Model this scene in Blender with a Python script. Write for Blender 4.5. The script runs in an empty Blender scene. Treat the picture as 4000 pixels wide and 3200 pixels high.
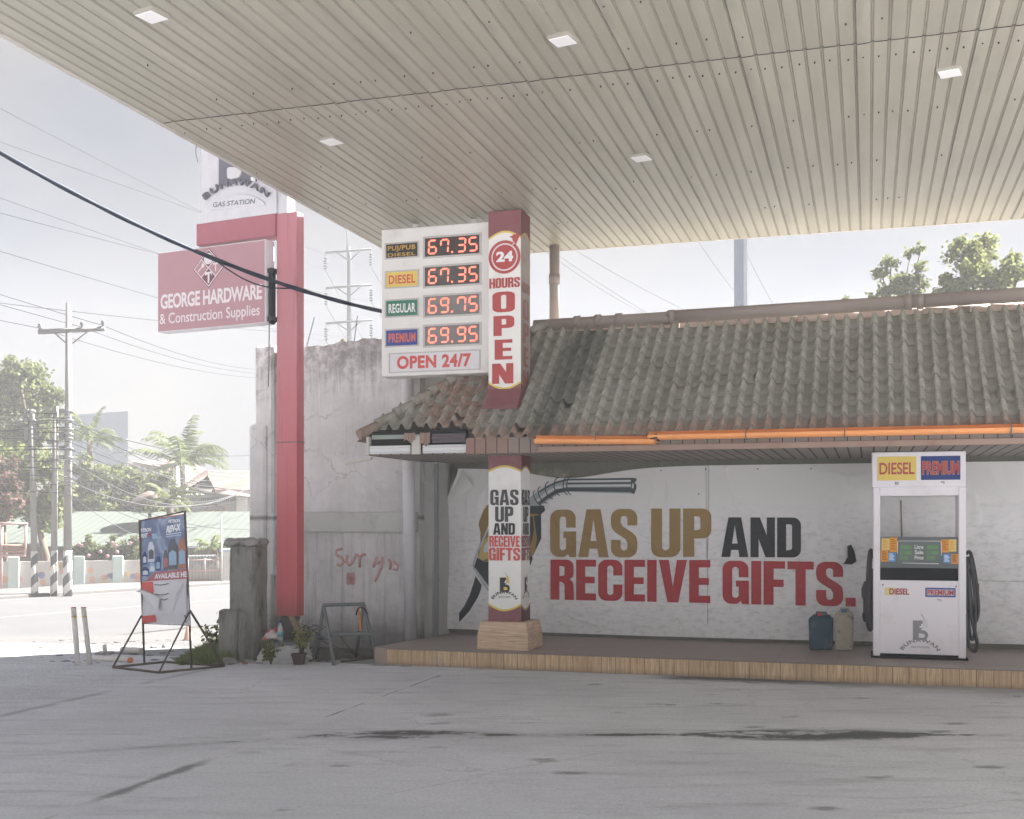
import bpy, bmesh, math, random
from math import sin, cos, pi, radians, sqrt, atan2, exp
from mathutils import Vector, Matrix
random.seed(7)
C = bpy.context.scene
COL = C.collection
# ------------------------------------------------------------------ camera, sky, sun, exposure
H, F, HOR = 1.6, 4573.0, 2030.0          # eye height, focal length and horizon line of the photograph (4000 px wide)
cam = bpy.data.cameras.new('camera'); camo = bpy.data.objects.new('camera', cam); COL.objects.link(camo)
camo.location = (0, 0, H); camo.rotation_euler = (radians(90), 0, 0)
cam.sensor_width = 36; cam.lens = F/4000*36; cam.shift_y = (HOR-1600)/4000
cam.clip_start = 0.05; cam.clip_end = 3000
C.camera = camo
CU, SU = 0.9565, 0.2916                   # station axes: u along the building, v away from the forecourt
SUNV = Vector((0.75*CU+0.69*SU, -0.75*SU+0.69*CU, 1.0)).normalized()
SEL, SAZ = math.asin(SUNV.z), atan2(SUNV.x, SUNV.y)
wd = bpy.data.worlds.new('World'); C.world = wd; wd.use_nodes = True
nt = wd.node_tree; nt.nodes.clear()
sky = nt.nodes.new('ShaderNodeTexSky'); sky.sky_type = 'NISHITA'; sky.sun_disc = False
sky.sun_elevation = SEL; sky.sun_rotation = SAZ; sky.air_density = 1.0; sky.dust_density = 1.5; sky.ozone_density = 1.0
tc = nt.nodes.new('ShaderNodeTexCoord'); nz = nt.nodes.new('ShaderNodeTexNoise')
mp = nt.nodes.new('ShaderNodeMapping'); mp.inputs['Scale'].default_value = (1, 1, 2.6)
nt.links.new(tc.outputs['Generated'], mp.inputs['Vector']); nt.links.new(mp.outputs[0], nz.inputs['Vector'])
nz.inputs['Scale'].default_value = 2.6; nz.inputs['Detail'].default_value = 6; nz.inputs['Roughness'].default_value = .5
rp = nt.nodes.new('ShaderNodeValToRGB'); rp.color_ramp.elements[0].position = .40; rp.color_ramp.elements[1].position = .66
rp.color_ramp.elements[0].color = (.93, .93, .93, 1); rp.color_ramp.elements[1].color = (.99, .99, .99, 1)
nt.links.new(nz.outputs['Fac'], rp.inputs['Fac'])
mx = nt.nodes.new('ShaderNodeMix'); mx.data_type = 'RGBA'
SKYW = .82
mx.inputs[7].default_value = (SKYW*.93, SKYW*.97, SKYW*1.10, 1)
mx.inputs[0].default_value = .96
rp.color_ramp.elements[0].color = (SKYW*.68, SKYW*.77, SKYW*1.02, 1); rp.color_ramp.elements[1].color = (SKYW*1.22, SKYW*1.19, SKYW*1.18, 1)
nt.links.new(rp.outputs['Color'], mx.inputs[7]); nt.links.new(sky.outputs[0], mx.inputs[6])
bg = nt.nodes.new('ShaderNodeBackground'); bg.inputs['Strength'].default_value = 0.05
nt.links.new(mx.outputs[2], bg.inputs['Color'])
ow = nt.nodes.new('ShaderNodeOutputWorld'); nt.links.new(bg.outputs[0], ow.inputs['Surface'])
sl = bpy.data.lights.new('sun', 'SUN'); sl.energy = 5.0; sl.angle = radians(0.5); sl.color = (1, .97, .935)
slo = bpy.data.objects.new('sun', sl); COL.objects.link(slo); slo.location = (20, 20, 40)
slo.rotation_euler = (-SUNV).to_track_quat('-Z', 'Y').to_euler()
C.view_settings.view_transform = 'Standard'; C.view_settings.look = 'None'
C.view_settings.exposure = 2.7; C.view_settings.gamma = 1.0
C.cycles.max_bounces = 8; C.cycles.diffuse_bounces = 5; C.cycles.volume_bounces = 1
C.cycles.transparent_max_bounces = 12; C.cycles.use_denoising = True
# ------------------------------------------------------------------ frames and pixel helpers
def W(x, y, z): return Vector((x, y, z))
def ST(u, v, z): return Vector((CU*u+SU*v, -SU*u+CU*v, z))
def frame(o, ux):
    ux = Vector((ux[0], ux[1], 0)).normalized(); vy = Vector((-ux.y, ux.x, 0)); o = Vector(o)
    return lambda a, b, c: o + ux*a + vy*b + Vector((0, 0, c))
def P(px, py, d): return Vector(((px-2000)/F*d, d, H+(HOR-py)/F*d))
def dz(py, z): return F*(H-z)/(py-HOR)          # depth of a point of known height
def G(px, py, z=0.0): return P(px, py, dz(py, z))
def ray(px, py): return Vector(((px-2000)/F, 1, (HOR-py)/F))
def onv(px, py, v):                            # station (u, z) of a pixel on the plane v
    r = ray(px, py); d = v/(SU*r.x+CU*r.y); p = r*d
    return CU*p.x-SU*p.y, H+p.z
def onplane(px, py, p0, n):
    r = ray(px, py); e = Vector((0, 0, H)); t = (Vector(p0)-e).dot(n)/r.dot(n)
    return e+r*t
def hexc(h):
    h = h.lstrip('#'); r = [int(h[i:i+2], 16)/255 for i in (0, 2, 4)]
    return tuple((c/12.92 if c <= .04045 else ((c+.055)/1.055)**2.4) for c in r)
# ------------------------------------------------------------------ node helper
class NB:
    def __init__(s, name):
        s.m = bpy.data.materials.new(name); s.m.use_nodes = True; s.t = s.m.node_tree
        s.b = s.t.nodes['Principled BSDF']; s.tc = None
    def n(s, k): return s.t.nodes.new(k)
    def put(s, sock, x):
        if isinstance(x, X): s.t.links.new(x.o, sock)
        elif isinstance(x, (tuple, list)):
            sock.default_value = (tuple(x)+(1,))[:4] if len(sock.default_value) == 4 else tuple(x)
        else: sock.default_value = x
    def co(s, k='Object'):
        if s.tc is None: s.tc = s.n('ShaderNodeTexCoord')
        return X(s, s.tc.outputs[k])
    def pos(s):
        return X(s, s.n('ShaderNodeNewGeometry').outputs['Position'])
    def sep(s, v):
        q = s.n('ShaderNodeSeparateXYZ'); s.put(q.inputs[0], v); return [X(s, q.outputs[i]) for i in range(3)]
    def comb(s, a, b, c):
        q = s.n('ShaderNodeCombineXYZ')
        for i, e in enumerate((a, b, c)): s.put(q.inputs[i], e)
        return X(s, q.outputs[0])
    def noise(s, v, sc=5, det=4, ro=.55, stretch=None, dist=0):
        if stretch:
            q = s.n('ShaderNodeMapping'); s.put(q.inputs[0], v); q.inputs['Scale'].default_value = stretch; v = X(s, q.outputs[0])
        q = s.n('ShaderNodeTexNoise'); s.put(q.inputs['Vector'], v); q.inputs['Scale'].default_value = sc
        q.inputs['Detail'].default_value = det; q.inputs['Roughness'].default_value = ro; q.inputs['Distortion'].default_value = dist
        return X(s, q.outputs['Fac'])
    def vor(s, v, sc=5, feat='F1', out='Distance'):
        q = s.n('ShaderNodeTexVoronoi'); s.put(q.inputs['Vector'], v); q.inputs['Scale'].default_value = sc; q.feature = feat
        return X(s, q.outputs[out])
    def ss(s, x, a, b, c=0.0, d=1.0):
        q = s.n('ShaderNodeMapRange'); q.interpolation_type = 'SMOOTHSTEP'; s.put(q.inputs[0], x)
        for i, e in enumerate((a, b, c, d)): s.put(q.inputs[1+i], e)
        return X(s, q.outputs[0])
    def mix(s, f, a, b):
        q = s.n('ShaderNodeMix'); q.data_type = 'RGBA'; s.put(q.inputs[0], f); s.put(q.inputs[6], a); s.put(q.inputs[7], b)
        return X(s, q.outputs[2])
    def bump(s, h, st=.3, dist=.01):
        q = s.n('ShaderNodeBump'); s.put(q.inputs['Height'], h); q.inputs['Strength'].default_value = st; q.inputs['Distance'].default_value = dist
        s.t.links.new(q.outputs[0], s.b.inputs['Normal'])
    def fin(s, col, rough=.8, spec=.3, metal=0):
        s.put(s.b.inputs['Base Color'], col); s.put(s.b.inputs['Roughness'], rough)
        s.b.inputs['Specular IOR Level'].default_value = spec; s.b.inputs['Metallic'].default_value = metal
        return s.m
class X:
    def __init__(s, nb, o): s.nb, s.o = nb, o
    def _m(s, op, *a):
        q = s.nb.n('ShaderNodeMath'); q.operation = op
        for i, e in enumerate(a): s.nb.put(q.inputs[i], e)
        return X(s.nb, q.outputs[0])
    def __add__(s, b): return s._m('ADD', s, b)
    def __radd__(s, b): return s._m('ADD', b, s)
    def __sub__(s, b): return s._m('SUBTRACT', s, b)
    def __rsub__(s, b): return s._m('SUBTRACT', b, s)
    def __mul__(s, b): return s._m('MULTIPLY', s, b)
    def __rmul__(s, b): return s._m('MULTIPLY', b, s)
    def __truediv__(s, b): return s._m('DIVIDE', s, b)
    def abs(s): return s._m('ABSOLUTE', s)
    def min(s, b): return s._m('MINIMUM', s, b)
    def max(s, b): return s._m('MAXIMUM', s, b)
    def fract(s): return s._m('FRACT', s)
    def sin(s): return s._m('SINE', s)
    def lt(s, b): return s._m('LESS_THAN', s, b)
    def gt(s, b): return s._m('GREATER_THAN', s, b)
    def clamp(s): return s.max(0.0).min(1.0)
def sc3(c, k): return tuple(min(1, e*k) for e in c)
def mk(name, base, rough=.8, var=.12, scale=3, spec=.3, bump=.15, bscale=60, metal=0, dirt=None, damt=.4, dscale=2.5, streak=None, emit=None):
    """plain weathered surface: tone variation, optional dirt patches, fine bump"""
    if isinstance(base, str): base = hexc(base)
    b = NB(name); c = b.co()
    col = b.mix(b.noise(c, scale, 5, stretch=streak), sc3(base, 1-var), sc3(base, 1+var))
    if dirt is not None:
        if isinstance(dirt, str): dirt = hexc(dirt)
        col = b.mix(b.ss(b.noise(c, dscale, 7, .65, stretch=streak), .5, .75)*damt, col, dirt)
    if bump: b.bump(b.noise(c, bscale, 4), bump, .006)
    if emit:
        b.put(b.b.inputs['Emission Color'], emit[0]); b.b.inputs['Emission Strength'].default_value = emit[1]
    return b.fin(col, rough, spec, metal)
# ------------------------------------------------------------------ mesh builder
def wloc(o):
    p = Vector((0, 0, 0))
    while o is not None: p = p+o.location; o = o.parent
    return p
def tag(o, label=None, cat=None, group=None, kind=None):
    for k, v in (('label', label), ('category', cat), ('group', group), ('kind', kind)):
        if v: o[k] = v
    return o
def thing(name, loc, label, cat, group=None):
    o = bpy.data.objects.new(name, None); COL.objects.link(o); o.location = loc; o.empty_display_size = .1
    return tag(o, label, cat, group)
class MB:
    def __init__(s, xf=W): s.bm = bmesh.new(); s.xf = xf
    def v(s, p): return s.bm.verts.new(s.xf(*p))
    def face(s, pts, m=0):
        f = s.bm.faces.new([s.v(p) for p in pts]); f.material_index = m; return f
    def box(s, x0, x1, y0, y1, z0, z1, m=0, b=0, seg=1):
        q = [(x, y, z) for z in (z0, z1) for (x, y) in ((x0, y0), (x1, y0), (x1, y1), (x0, y1))]
        return s.hexa(q, m, b, seg)
    def hexa(s, q, m=0, b=0, seg=1):           # four bottom corners, four top corners
        V = [s.v(p) for p in q]; fs = []
        for i in ((3, 2, 1, 0), (4, 5, 6, 7), (0, 1, 5, 4), (1, 2, 6, 5), (2, 3, 7, 6), (3, 0, 4, 7)):
            f = s.bm.faces.new([V[j] for j in i]); f.material_index = m; fs.append(f)
        if b:
            es = list({e for f in fs for e in f.edges})
            r = bmesh.ops.bevel(s.bm, geom=es, offset=b, segments=seg, profile=.5, affect='EDGES')
            for f in r['faces']: f.material_index = m
    def ext(s, pts, vec, m=0):                 # polygon pushed along vec (frame coordinates)
        A = [s.v(p) for p in pts]; B = [s.v(tuple(a+b for a, b in zip(p, vec))) for p in pts]; n = len(A)
        for f in [s.bm.faces.new(A), s.bm.faces.new(B[::-1])]+[s.bm.faces.new((A[i], B[i], B[(i+1) % n], A[(i+1) % n])) for i in range(n)]:
            f.material_index = m
    def tube(s, pts, r, n=8, m=0, cap=True, half=None):
        w = [s.xf(*p) for p in pts]; rings = []; ref = None
        for i, p in enumerate(w):
            t = (w[min(i+1, len(w)-1)]-w[max(i-1, 0)]).normalized()
            if ref is None:
                ref = t.cross(Vector((0, 0, 1)))
                if ref.length < .05: ref = t.cross(Vector((0, 1, 0)))
            a = (ref-t*ref.dot(t)).normalized(); bb = t.cross(a); ref = a
            rr = r[i] if isinstance(r, (list, tuple)) else r
            if half: ang = [half[0]+(half[1]-half[0])*k/(n-1) for k in range(n)]
            else: ang = [2*pi*k/n for k in range(n)]
            rings.append([s.bm.verts.new(p+a*cos(g)*rr+bb*sin(g)*rr) for g in ang])
        for A, B in zip(rings, rings[1:]):
            for k in range(n-1 if half else n):
                f = s.bm.faces.new((A[k], A[(k+1) % n], B[(k+1) % n], B[k])); f.material_index = m; f.smooth = True
        if cap and not half:
            for R in (rings[0][::-1], rings[-1]): s.bm.faces.new(R).material_index = m
    def lathe(s, c, prof, n=16, m=0):
        rings = [[s.v((c[0]+r*cos(2*pi*k/n), c[1]+r*sin(2*pi*k/n), c[2]+z)) for k in range(n)] for r, z in prof]
        for A, B in zip(rings, rings[1:]):
            for k in range(n):
                f = s.bm.faces.new((A[k], A[(k+1) % n], B[(k+1) % n], B[k])); f.material_index = m; f.smooth = True
        s.bm.faces.new(rings[0][::-1]).material_index = m; s.bm.faces.new(rings[-1]).material_index = m
    def grid(s, fn, nx, ny, m=0, smooth=True, skip=None):
        V = [[s.v(fn(i/nx, j/ny)) for i in range(nx+1)] for j in range(ny+1)]
        for j in range(ny):
            for i in range(nx):
                if skip and skip((i+.5)/nx, (j+.5)/ny): continue
                f = s.bm.faces.new((V[j][i], V[j][i+1], V[j+1][i+1], V[j+1][i])); f.material_index = m; f.smooth = smooth
        return V
    def geo(s, g, fn, m=0):                    # flat lettering mapped by fn(a, b)
        V = [s.v(fn(a, b)) for a, b in g[0]]
        for q in g[1]:
            try: s.bm.faces.new([V[i] for i in q]).material_index = m
            except ValueError: pass
    def rect(s, u0, u1, z0, z1, v, m=0): s.face([(u0, v, z0), (u1, v, z0), (u1, v, z1), (u0, v, z1)], m)
    def rock(s, c, r, sq=(1, 1, .7), m=0, seed=0):
        rd = random.Random(seed); k = bmesh.ops.create_icosphere(s.bm, subdivisions=2, radius=1)
        for q in k['verts']:
            f = 1+rd.uniform(-.18, .18); p = q.co*f
            q.co = s.xf(c[0]+p.x*r*sq[0], c[1]+p.y*r*sq[1], c[2]+p.z*r*sq[2])
        for q in k['verts']:
            for f in q.link_faces: f.material_index = m
    def build(s, name, mats, parent=None, smooth=False, norm=True, dbl=0, clean=True):
        if dbl: bmesh.ops.remove_doubles(s.bm, verts=s.bm.verts, dist=dbl)
        if clean: bmesh.ops.delete(s.bm, geom=[x for x in s.bm.verts if not x.link_faces], context='VERTS')
        if norm: bmesh.ops.recalc_face_normals(s.bm, faces=s.bm.faces)
        me = bpy.data.meshes.new(name); base = wloc(parent) if parent else Vector((0, 0, 0))
        bmesh.ops.translate(s.bm, verts=s.bm.verts, vec=-base)
        s.bm.to_mesh(me); s.bm.free()
        for m in (mats if isinstance(mats, (list, tuple)) else [mats]): me.materials.append(m)
        if smooth:
            for p in me.polygons: p.use_smooth = True
        o = bpy.data.objects.new(name, me); COL.objects.link(o)
        if parent: o.parent = parent
        return o
def copy_tree(o, parent=None):
    c = o.copy(); COL.objects.link(c); c.parent = parent
    for ch in list(o.children): copy_tree(ch, c)
    return c
# ------------------------------------------------------------------ lettering
def _geo(me):
    vs = [v.co for v in me.vertices]
    x0, x1 = min(v.x for v in vs), max(v.x for v in vs); y0, y1 = min(v.y for v in vs), max(v.y for v in vs)
    g = ([((v.x-x0)/(x1-x0), (v.y-y0)/(y1-y0)) for v in vs], [tuple(p.vertices) for p in me.polygons], (x1-x0)/(y1-y0))
    return g
def _eval(cu):
    o = bpy.data.objects.new('tmp', cu); COL.objects.link(o); dg = bpy.context.evaluated_depsgraph_get()
    me = bpy.data.meshes.new_from_object(o.evaluated_get(dg)); g = _geo(me)
    bpy.data.objects.remove(o); bpy.data.curves.remove(cu); bpy.data.meshes.remove(me)
    return g
_tx = {}
def tx(s, off=0.0, shear=0.0, sp=1.0):          # built-in sans lettering
    k = (s, off, shear, sp)
    if k not in _tx:
        cu = bpy.data.curves.new('t', 'FONT'); cu.body = s; cu.offset = off; cu.shear = shear; cu.space_character = sp
        cu.fill_mode = 'BOTH'; cu.resolution_u = 6; _tx[k] = _eval(cu)
    return _tx[k]
def arc(cx, cy, r, a0, a1, n=6): return [(cx+r*cos(radians(a0+(a1-a0)*i/n)), cy+r*sin(radians(a0+(a1-a0)*i/n))) for i in range(n+1)]
R_ = .19
SLOT_B = arc(.275, .21, .07, 0, -180); SLOT_T = arc(.275, .79, .07, 180, 0)
GL = {  # heavy condensed capitals: width, outlines (holes follow)
 'I': (.21, [[(0, 0), (.21, 0), (.21, 1), (0, 1)]]),
 'E': (.46, [[(0, 0), (.46, 0), (.46, .17), (.21, .17), (.21, .42), (.43, .42), (.43, .58), (.21, .58), (.21, .83), (.46, .83), (.46, 1), (0, 1)]]),
 'F': (.45, [[(0, 0), (.21, 0), (.21, .41), (.42, .41), (.42, .58), (.21, .58), (.21, .83), (.45, .83), (.45, 1), (0, 1)]]),
 'T': (.54, [[(.165, 0), (.375, 0), (.375, .82), (.54, .82), (.54, 1), (0, 1), (0, .82), (.165, .82)]]),
 'V': (.62, [[(.19, 0), (.43, 0), (.62, 1), (.4, 1), (.31, .36), (.22, 1), (0, 1)]]),
 'A': (.64, [[(0, 0), (.21, 0), (.235, .18), (.405, .18), (.43, 0), (.64, 0), (.47, 1), (.17, 1)], [(.255, .34), (.385, .34), (.32, .8)]]),
 'N': (.57, [[(0, 0), (.19, 0), (.19, .46), (.35, 0), (.57, 0), (.57, 1), (.38, 1), (.38, .55), (.22, 1), (0, 1)]]),
 'D': (.55, [[(0, 0)]+arc(.55-R_, R_, R_, -90, 0)+arc(.55-R_, 1-R_, R_, 0, 90)+[(0, 1)], [(.21, .17)]+arc(.295, .24, .05, -90, 0)+arc(.295, .78, .05, 0, 90)+[(.21, .83)]]),
 'P': (.53, [[(0, 0), (.21, 0), (.21, .38)]+arc(.53-.17, .38+.17, .17, -90, 0)+arc(.53-.17, .83, .17, 0, 90)+[(0, 1)], [(.21, .55)]+arc(.28, .6, .045, -90, 0)+arc(.28, .79, .045, 0, 90)+[(.21, .84)]]),
 'R': (.55, [[(0, 0), (.21, 0), (.21, .45), (.27, .44), (.33, .38), (.335, 0), (.55, 0), (.54, .36), (.52, .45), (.45, .52), (.52, .57), (.54, .64)]+arc(.54-.17, .83, .17, 0, 90)+[(0, 1)], [(.21, .59)]+arc(.285, .64, .045, -90, 0)+arc(.285, .79, .045, 0, 90)+[(.21, .84)]]),
 'C': (.55, [[(.55, .62)]+arc(.55-R_, 1-R_, R_, 0, 90)+arc(R_, 1-R_, R_, 90, 180)+arc(R_, R_, R_, 180, 270)+arc(.55-R_, R_, R_, -90, 0)+[(.55, .4), (.345, .4)]+SLOT_B+SLOT_T+[(.345, .62)]]),
 'G': (.56, [[(.55, .62)]+arc(.55-R_, 1-R_, R_, 0, 90)+arc(R_, 1-R_, R_, 90, 180)+arc(R_, R_, R_, 180, 270)+[(.3, 0), (.39, .07), (.42, 0), (.56, 0), (.56, .54), (.285, .54), (.285, .4), (.345, .4)]+SLOT_B+SLOT_T+[(.345, .62)]]),
 'U': (.56, [[(0, 1)]+arc(R_, R_, R_, 180, 270)+arc(.56-R_, R_, R_, -90, 0)+[(.56, 1), (.35, 1)]+arc(.28, .21, .07, 0, -180)+[(.21, 1)]]),
 'O': (.55, [arc(R_, R_, R_, 180, 270)+arc(.55-R_, R_, R_, -90, 0)+arc(.55-R_, 1-R_, R_, 0, 90)+arc(R_, 1-R_, R_, 90, 180), arc(.275, .22, .065, 180, 360)+arc(.275, .78, .065, 0, 180)]),
 'H': (.57, [[(0, 0), (.21, 0), (.21, .4), (.36, .4), (.36, 0), (.57, 0), (.57, 1), (.36, 1), (.36, .58), (.21, .58), (.21, 1), (0, 1)]]),
 'S': (.55, [[(.55, .66)]+arc(.55-R_, 1-R_, R_, 0, 90)+arc(R_, 1-R_, R_, 90, 180)+[(0, .7), (.02, .6), (.09, .52), (.3, .38), (.345, .3)]+SLOT_B+[(.205, .36), (0, .36)]+arc(R_, R_, R_, 180, 270)+arc(.55-R_, R_, R_, -90, 0)+[(.55, .32), (.53, .42), (.46, .5), (.25, .64), (.205, .71)]+SLOT_T+[(.345, .66)]]),
 '.': (.2, [[(0, 0), (.2, 0), (.2, .2), (0, .2)]]), ' ': (.2, []),
}
def imp(s, gap=.05):
    k = ('imp', s, gap)
    if k not in _tx:
        cu = bpy.data.curves.new('t', 'CURVE'); cu.dimensions = '2D'; cu.fill_mode = 'BOTH'; x = 0
        for ch in s:
            w, outs = GL[ch]
            for o in outs:
                sp = cu.splines.new('POLY'); sp.points.add(len(o)-1); sp.use_cyclic_u = True
                for q, (a, b) in zip(sp.points, o): q.co = (x+a, b, 0, 1)
            x += w+gap
        _tx[k] = _eval(cu)
    return _tx[k]
def flat(u0, u1, z0, z1, v): return lambda a, b: (u0+(u1-u0)*a, v, z0+(z1-z0)*b)
def arcmap(uc, zc, r, a0, a1, h, v):            # lettering set along an arch
    def fn(a, b):
        g = radians(a0+(a1-a0)*a); return (uc+(r+h*b)*cos(g), v, zc+(r+h*b)*sin(g))
    return fn
def disc(cx, cz, r, v, n=28, a0=0, a1=2*pi): return [(cx+r*cos(a0+(a1-a0)*i/n), v, cz+r*sin(a0+(a1-a0)*i/n)) for i in range(n)]
# ------------------------------------------------------------------ materials of the setting
def uvw(b):
    x, y, z = b.sep(b.co()); return x*CU-y*SU, x*SU+y*CU, z
def ground_mat():
    b = NB('dusty_ground'); p = b.pos(); n1 = b.noise(p, .35, 6, .6); n2 = b.noise(p, 6, 5)
    col = b.mix(n1, (.235, .23, .225), (.315, .308, .30)); col = b.mix(b.ss(n2, .5, .8)*.5, col, (.22, .21, .2))
    yy = b.sep(p)[1]; col = b.mix(b.ss(yy+(n1-.5)*3, 10.5, 14.5), col, b.mix(b.ss(n2, .3, .75), (.135, .132, .13), (.105, .103, .10)))  # colour darkened beyond the forecourt to offset its sunlight, kept pale nearer for bounce
    b.bump(n2, .4, .02); return b.fin(col, .95, .1)
def forecourt_mat():
    b = NB('stained_concrete'); p = b.pos(); x, y, z = b.sep(p)
    u = x*CU-y*SU; v = x*SU+y*CU
    n1 = b.noise(p, .5, 7, .62); n2 = b.noise(p, 3.2, 7, .68); n3 = b.noise(p, 45, 4); n4 = b.noise(p, 1.3, 5, .6)
    ns = b.noise(b.comb(u*.7, v*6, 0.0), 1.6, 6, .6)
    ny = b.noise(b.comb(x*.9+7, y*5.5, 0.0), 1.1, 7, .65)
    col = b.mix(b.ss(n1, .28, .72), (.58, .59, .625), (.74, .75, .785))
    col = b.mix(b.ss(ns, .5, .8)*.35, col, (.42, .43, .44))
    col = b.mix(b.ss(ny, .48, .72)*.7, col, (.44, .45, .46))
    col = b.mix(b.ss(b.noise(b.comb(x*.8, y*3.5, 3.0), 2.3, 8, .75), .52, .72)*.7, col, (.74, .745, .76))
    col = b.mix(b.ss(n2, .58, .8)*.35, col, (.37, .355, .33))
    col = b.mix(b.ss(n4, .55, .75)*.4, col, (.60, .605, .63))
    def bumpf(c, s): 
        q = (x-c)/s; return (1.0-q*q).max(0.0)
    # long wet streak along the drip line, thicker in two places
    y0 = 8.68+((x+1.3).min(0.0))*.38
    w = .012+.20*bumpf(-.75, .85)+.27*bumpf(2.25, 1.0)+.05*bumpf(.8, .9)
    brk = b.noise(b.comb(x*1.0, y*2.2, 5.0), 2.3, 8, .72); d = (y-y0).abs()+(n2-.5)*.20+(b.noise(p, .9, 3)-.5)*.16
    stain = b.ss(d/w, .45, 1.05, 1.0, 0.0)*b.ss(x, -3.4, -1.6)*b.ss(brk+b.ss(x, -.2, .9)*.06, .43, .53, .18, 1.0)
    soft = b.ss(((y-y0).abs()+(brk-.5)*.5)/(w+.10), .2, 1.3, .38, 0.0)*b.ss(x, -4.8, -2.0)*b.ss(brk, .42, .58)
    # wet edge below the platform kerb
    k = b.ss(11.94-v+(n2-.5)*.35+(brk-.5)*.3, .10, .38, .95, 0.0)*b.ss(u+(n1-.5)*2, -2.2, -1.6)*b.ss(u, -.9, .5, 1.0, .45)
    kb = b.ss(11.94-v+(n2-.5)*.12, .0, .07, .7, 0.0)
    pud = b.ss(11.94-v+(n1-.5)*1.2, .2, .9, .4, 0.0)*b.ss(u, -.5, 1.2)
    # scattered oil drops and smears
    v1 = b.vor(b.comb(x*1.0+(n2-.5)*.5, y*1.25+(n2-.5)*.5, 0.0), 1.55); sp = b.ss(v1+(brk-.5)*.34, .05, .13, .55, 0.0)*b.ss(n4, .50, .58)
    v2 = b.vor(b.comb(x*1.3+3.3, y*2.6+(n2-.5)*.6, 2.0), 1.1); sm = b.ss(v2+(brk-.5)*.55, .06, .2, .6, 0.0)*b.ss(n1, .42, .52)
    drops = (sp.max(sm))*b.ss(u, -5.2, -2.6)
    fine = b.ss(b.noise(b.comb(x*1.2, y*4.5, 1.0), 5.0, 8, .75), .57, .72)*.6*b.ss(n4, .40, .58)
    ck = b.vor(b.comb(x+(n2-.5)*.5, y+(n2-.5)*.5, 0.0), .42, 'DISTANCE_TO_EDGE'); hair = b.ss(ck, .0, .005, .28, 0.0)*b.ss(n1, .46, .58)
    dark = stain.max(soft).max(fine).max(hair).max(k).max(kb).max(pud).max(drops)
    # slab joints
    ju = (u+4.2+(n2-.5)*.06).abs(); lite = b.ss(ju, .03, .16, .5, 0.0)*b.ss(n4, .38, .55)
    crack = b.ss(ju+(n2-.5)*.05, .004, .02, .8, 0.0)*b.ss(b.noise(p, .8, 2), .46, .56)
    cpatch = b.ss(ju+(n2-.5)*.16+(brk-.5)*.12, .005, .07, .75, 0.0)*b.ss((v-6.25).abs(), .35, .75, 1.0, 0.0)
    col = b.mix(lite, col, (.7, .7, .72)); dark = dark.max(crack).max(cpatch)
    j2 = (u+6.75+(n2-.5)*.12).abs(); rough_ = b.ss(u+(n2-.5)*.8, -7.3, -6.75, 1.0, 0.0)*b.ss(n3, .4, .6)*.30; col = b.mix(rough_, col, (.28, .28, .29)); dark = dark.max(b.ss(j2, .01, .09, .4, 0.0)*b.ss(n4, .40, .55))
    pale = b.ss(((u+3.0)*(u+3.0)*.5+(v-6.3)*(v-6.3)*1.5)+(n2-.5)*1.6, .2, 1.5, .5, 0.0)
    col = b.mix(pale, col, (.68, .69, .72))
    col = b.mix(dark.min(1.0), col, (.055, .065, .068)); col = b.mix(b.ss(n3, .35, .7)*.22, col, (.24, .24, .245))
    b.bump(n3*.5+n2+ns*.8, .35, .012)
    return b.fin(col, .82-dark*.3, .32)
def tile_top_mat():
    b = NB('brown_floor_tile'); u, v, z = uvw(b); c = b.co()
    gu = ((u/.3).fract()-.5).abs(); gv = ((v/.3).fract()-.5).abs(); g = b.ss(gu.max(gv), .488, .497)
    n = b.noise(b.comb(u*1.2, v*14, 0.0), 2.5, 6, .6)
    col = b.mix(n, (.24, .195, .175), (.38, .315, .285)); col = b.mix(b.ss(b.noise(c, 1.6, 6, .65), .45, .8)*.6, col, (.38, .34, .31))
    col = b.mix(g*.5, col, (.08, .07, .065)); return b.fin(col, .42, .45)
def tile_side_mat():
    b = NB('wood_look_kerb_tile'); u, v, z = uvw(b); c = b.co()
    s = (u+v*.6)/.152; g = b.ss((s.fract()-.5).abs(), .47, .488)
    grain = b.noise(b.comb(u*22, v*22, z*1.2), 2.4, 7, .65, dist=.6); tone = b.noise(b.comb(s-s.fract()+.5, 0.0, 0.0), 3.7, 1)
    col = b.mix(b.ss(grain, .3, .7), (.42, .27, .15), (.74, .56, .36)); col = b.mix(b.ss(tone, .4, .62)*.5, col, (.48, .33, .19))
    col = b.mix(b.ss(z+(b.noise(c, 9, 4)-.5)*.06, .0, .07, .45, 0.0), col, (.2, .17, .14))
    col = b.mix(b.ss(b.noise(c, 2.2, 6, .7), .55, .75)*.5, col, (.40, .34, .28))
    col = b.mix(g*.75, col, (.09, .07, .055)); b.bump(grain-g, .25, .004); return b.fin(col, .55, .35)
def plank_tile_mat(): 
    b = NB('wood_look_tile'); x, y, z = b.sep(b.co()); u = x*CU-y*SU; v = x*SU+y*CU; c = b.co()
    grain = b.noise(b.comb(u*1.5, v*1.5, z*26), 2.4, 6, .6, dist=.5)
    col = b.mix(b.ss(grain, .3, .7), (.45, .30, .19), (.72, .55, .39)); col = b.mix(b.ss(b.noise(c, 3, 6, .7), .52, .8)*.5, col, (.36, .31, .27))
    b.bump(grain, .15, .003); return b.fin(col, .5, .4)
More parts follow.
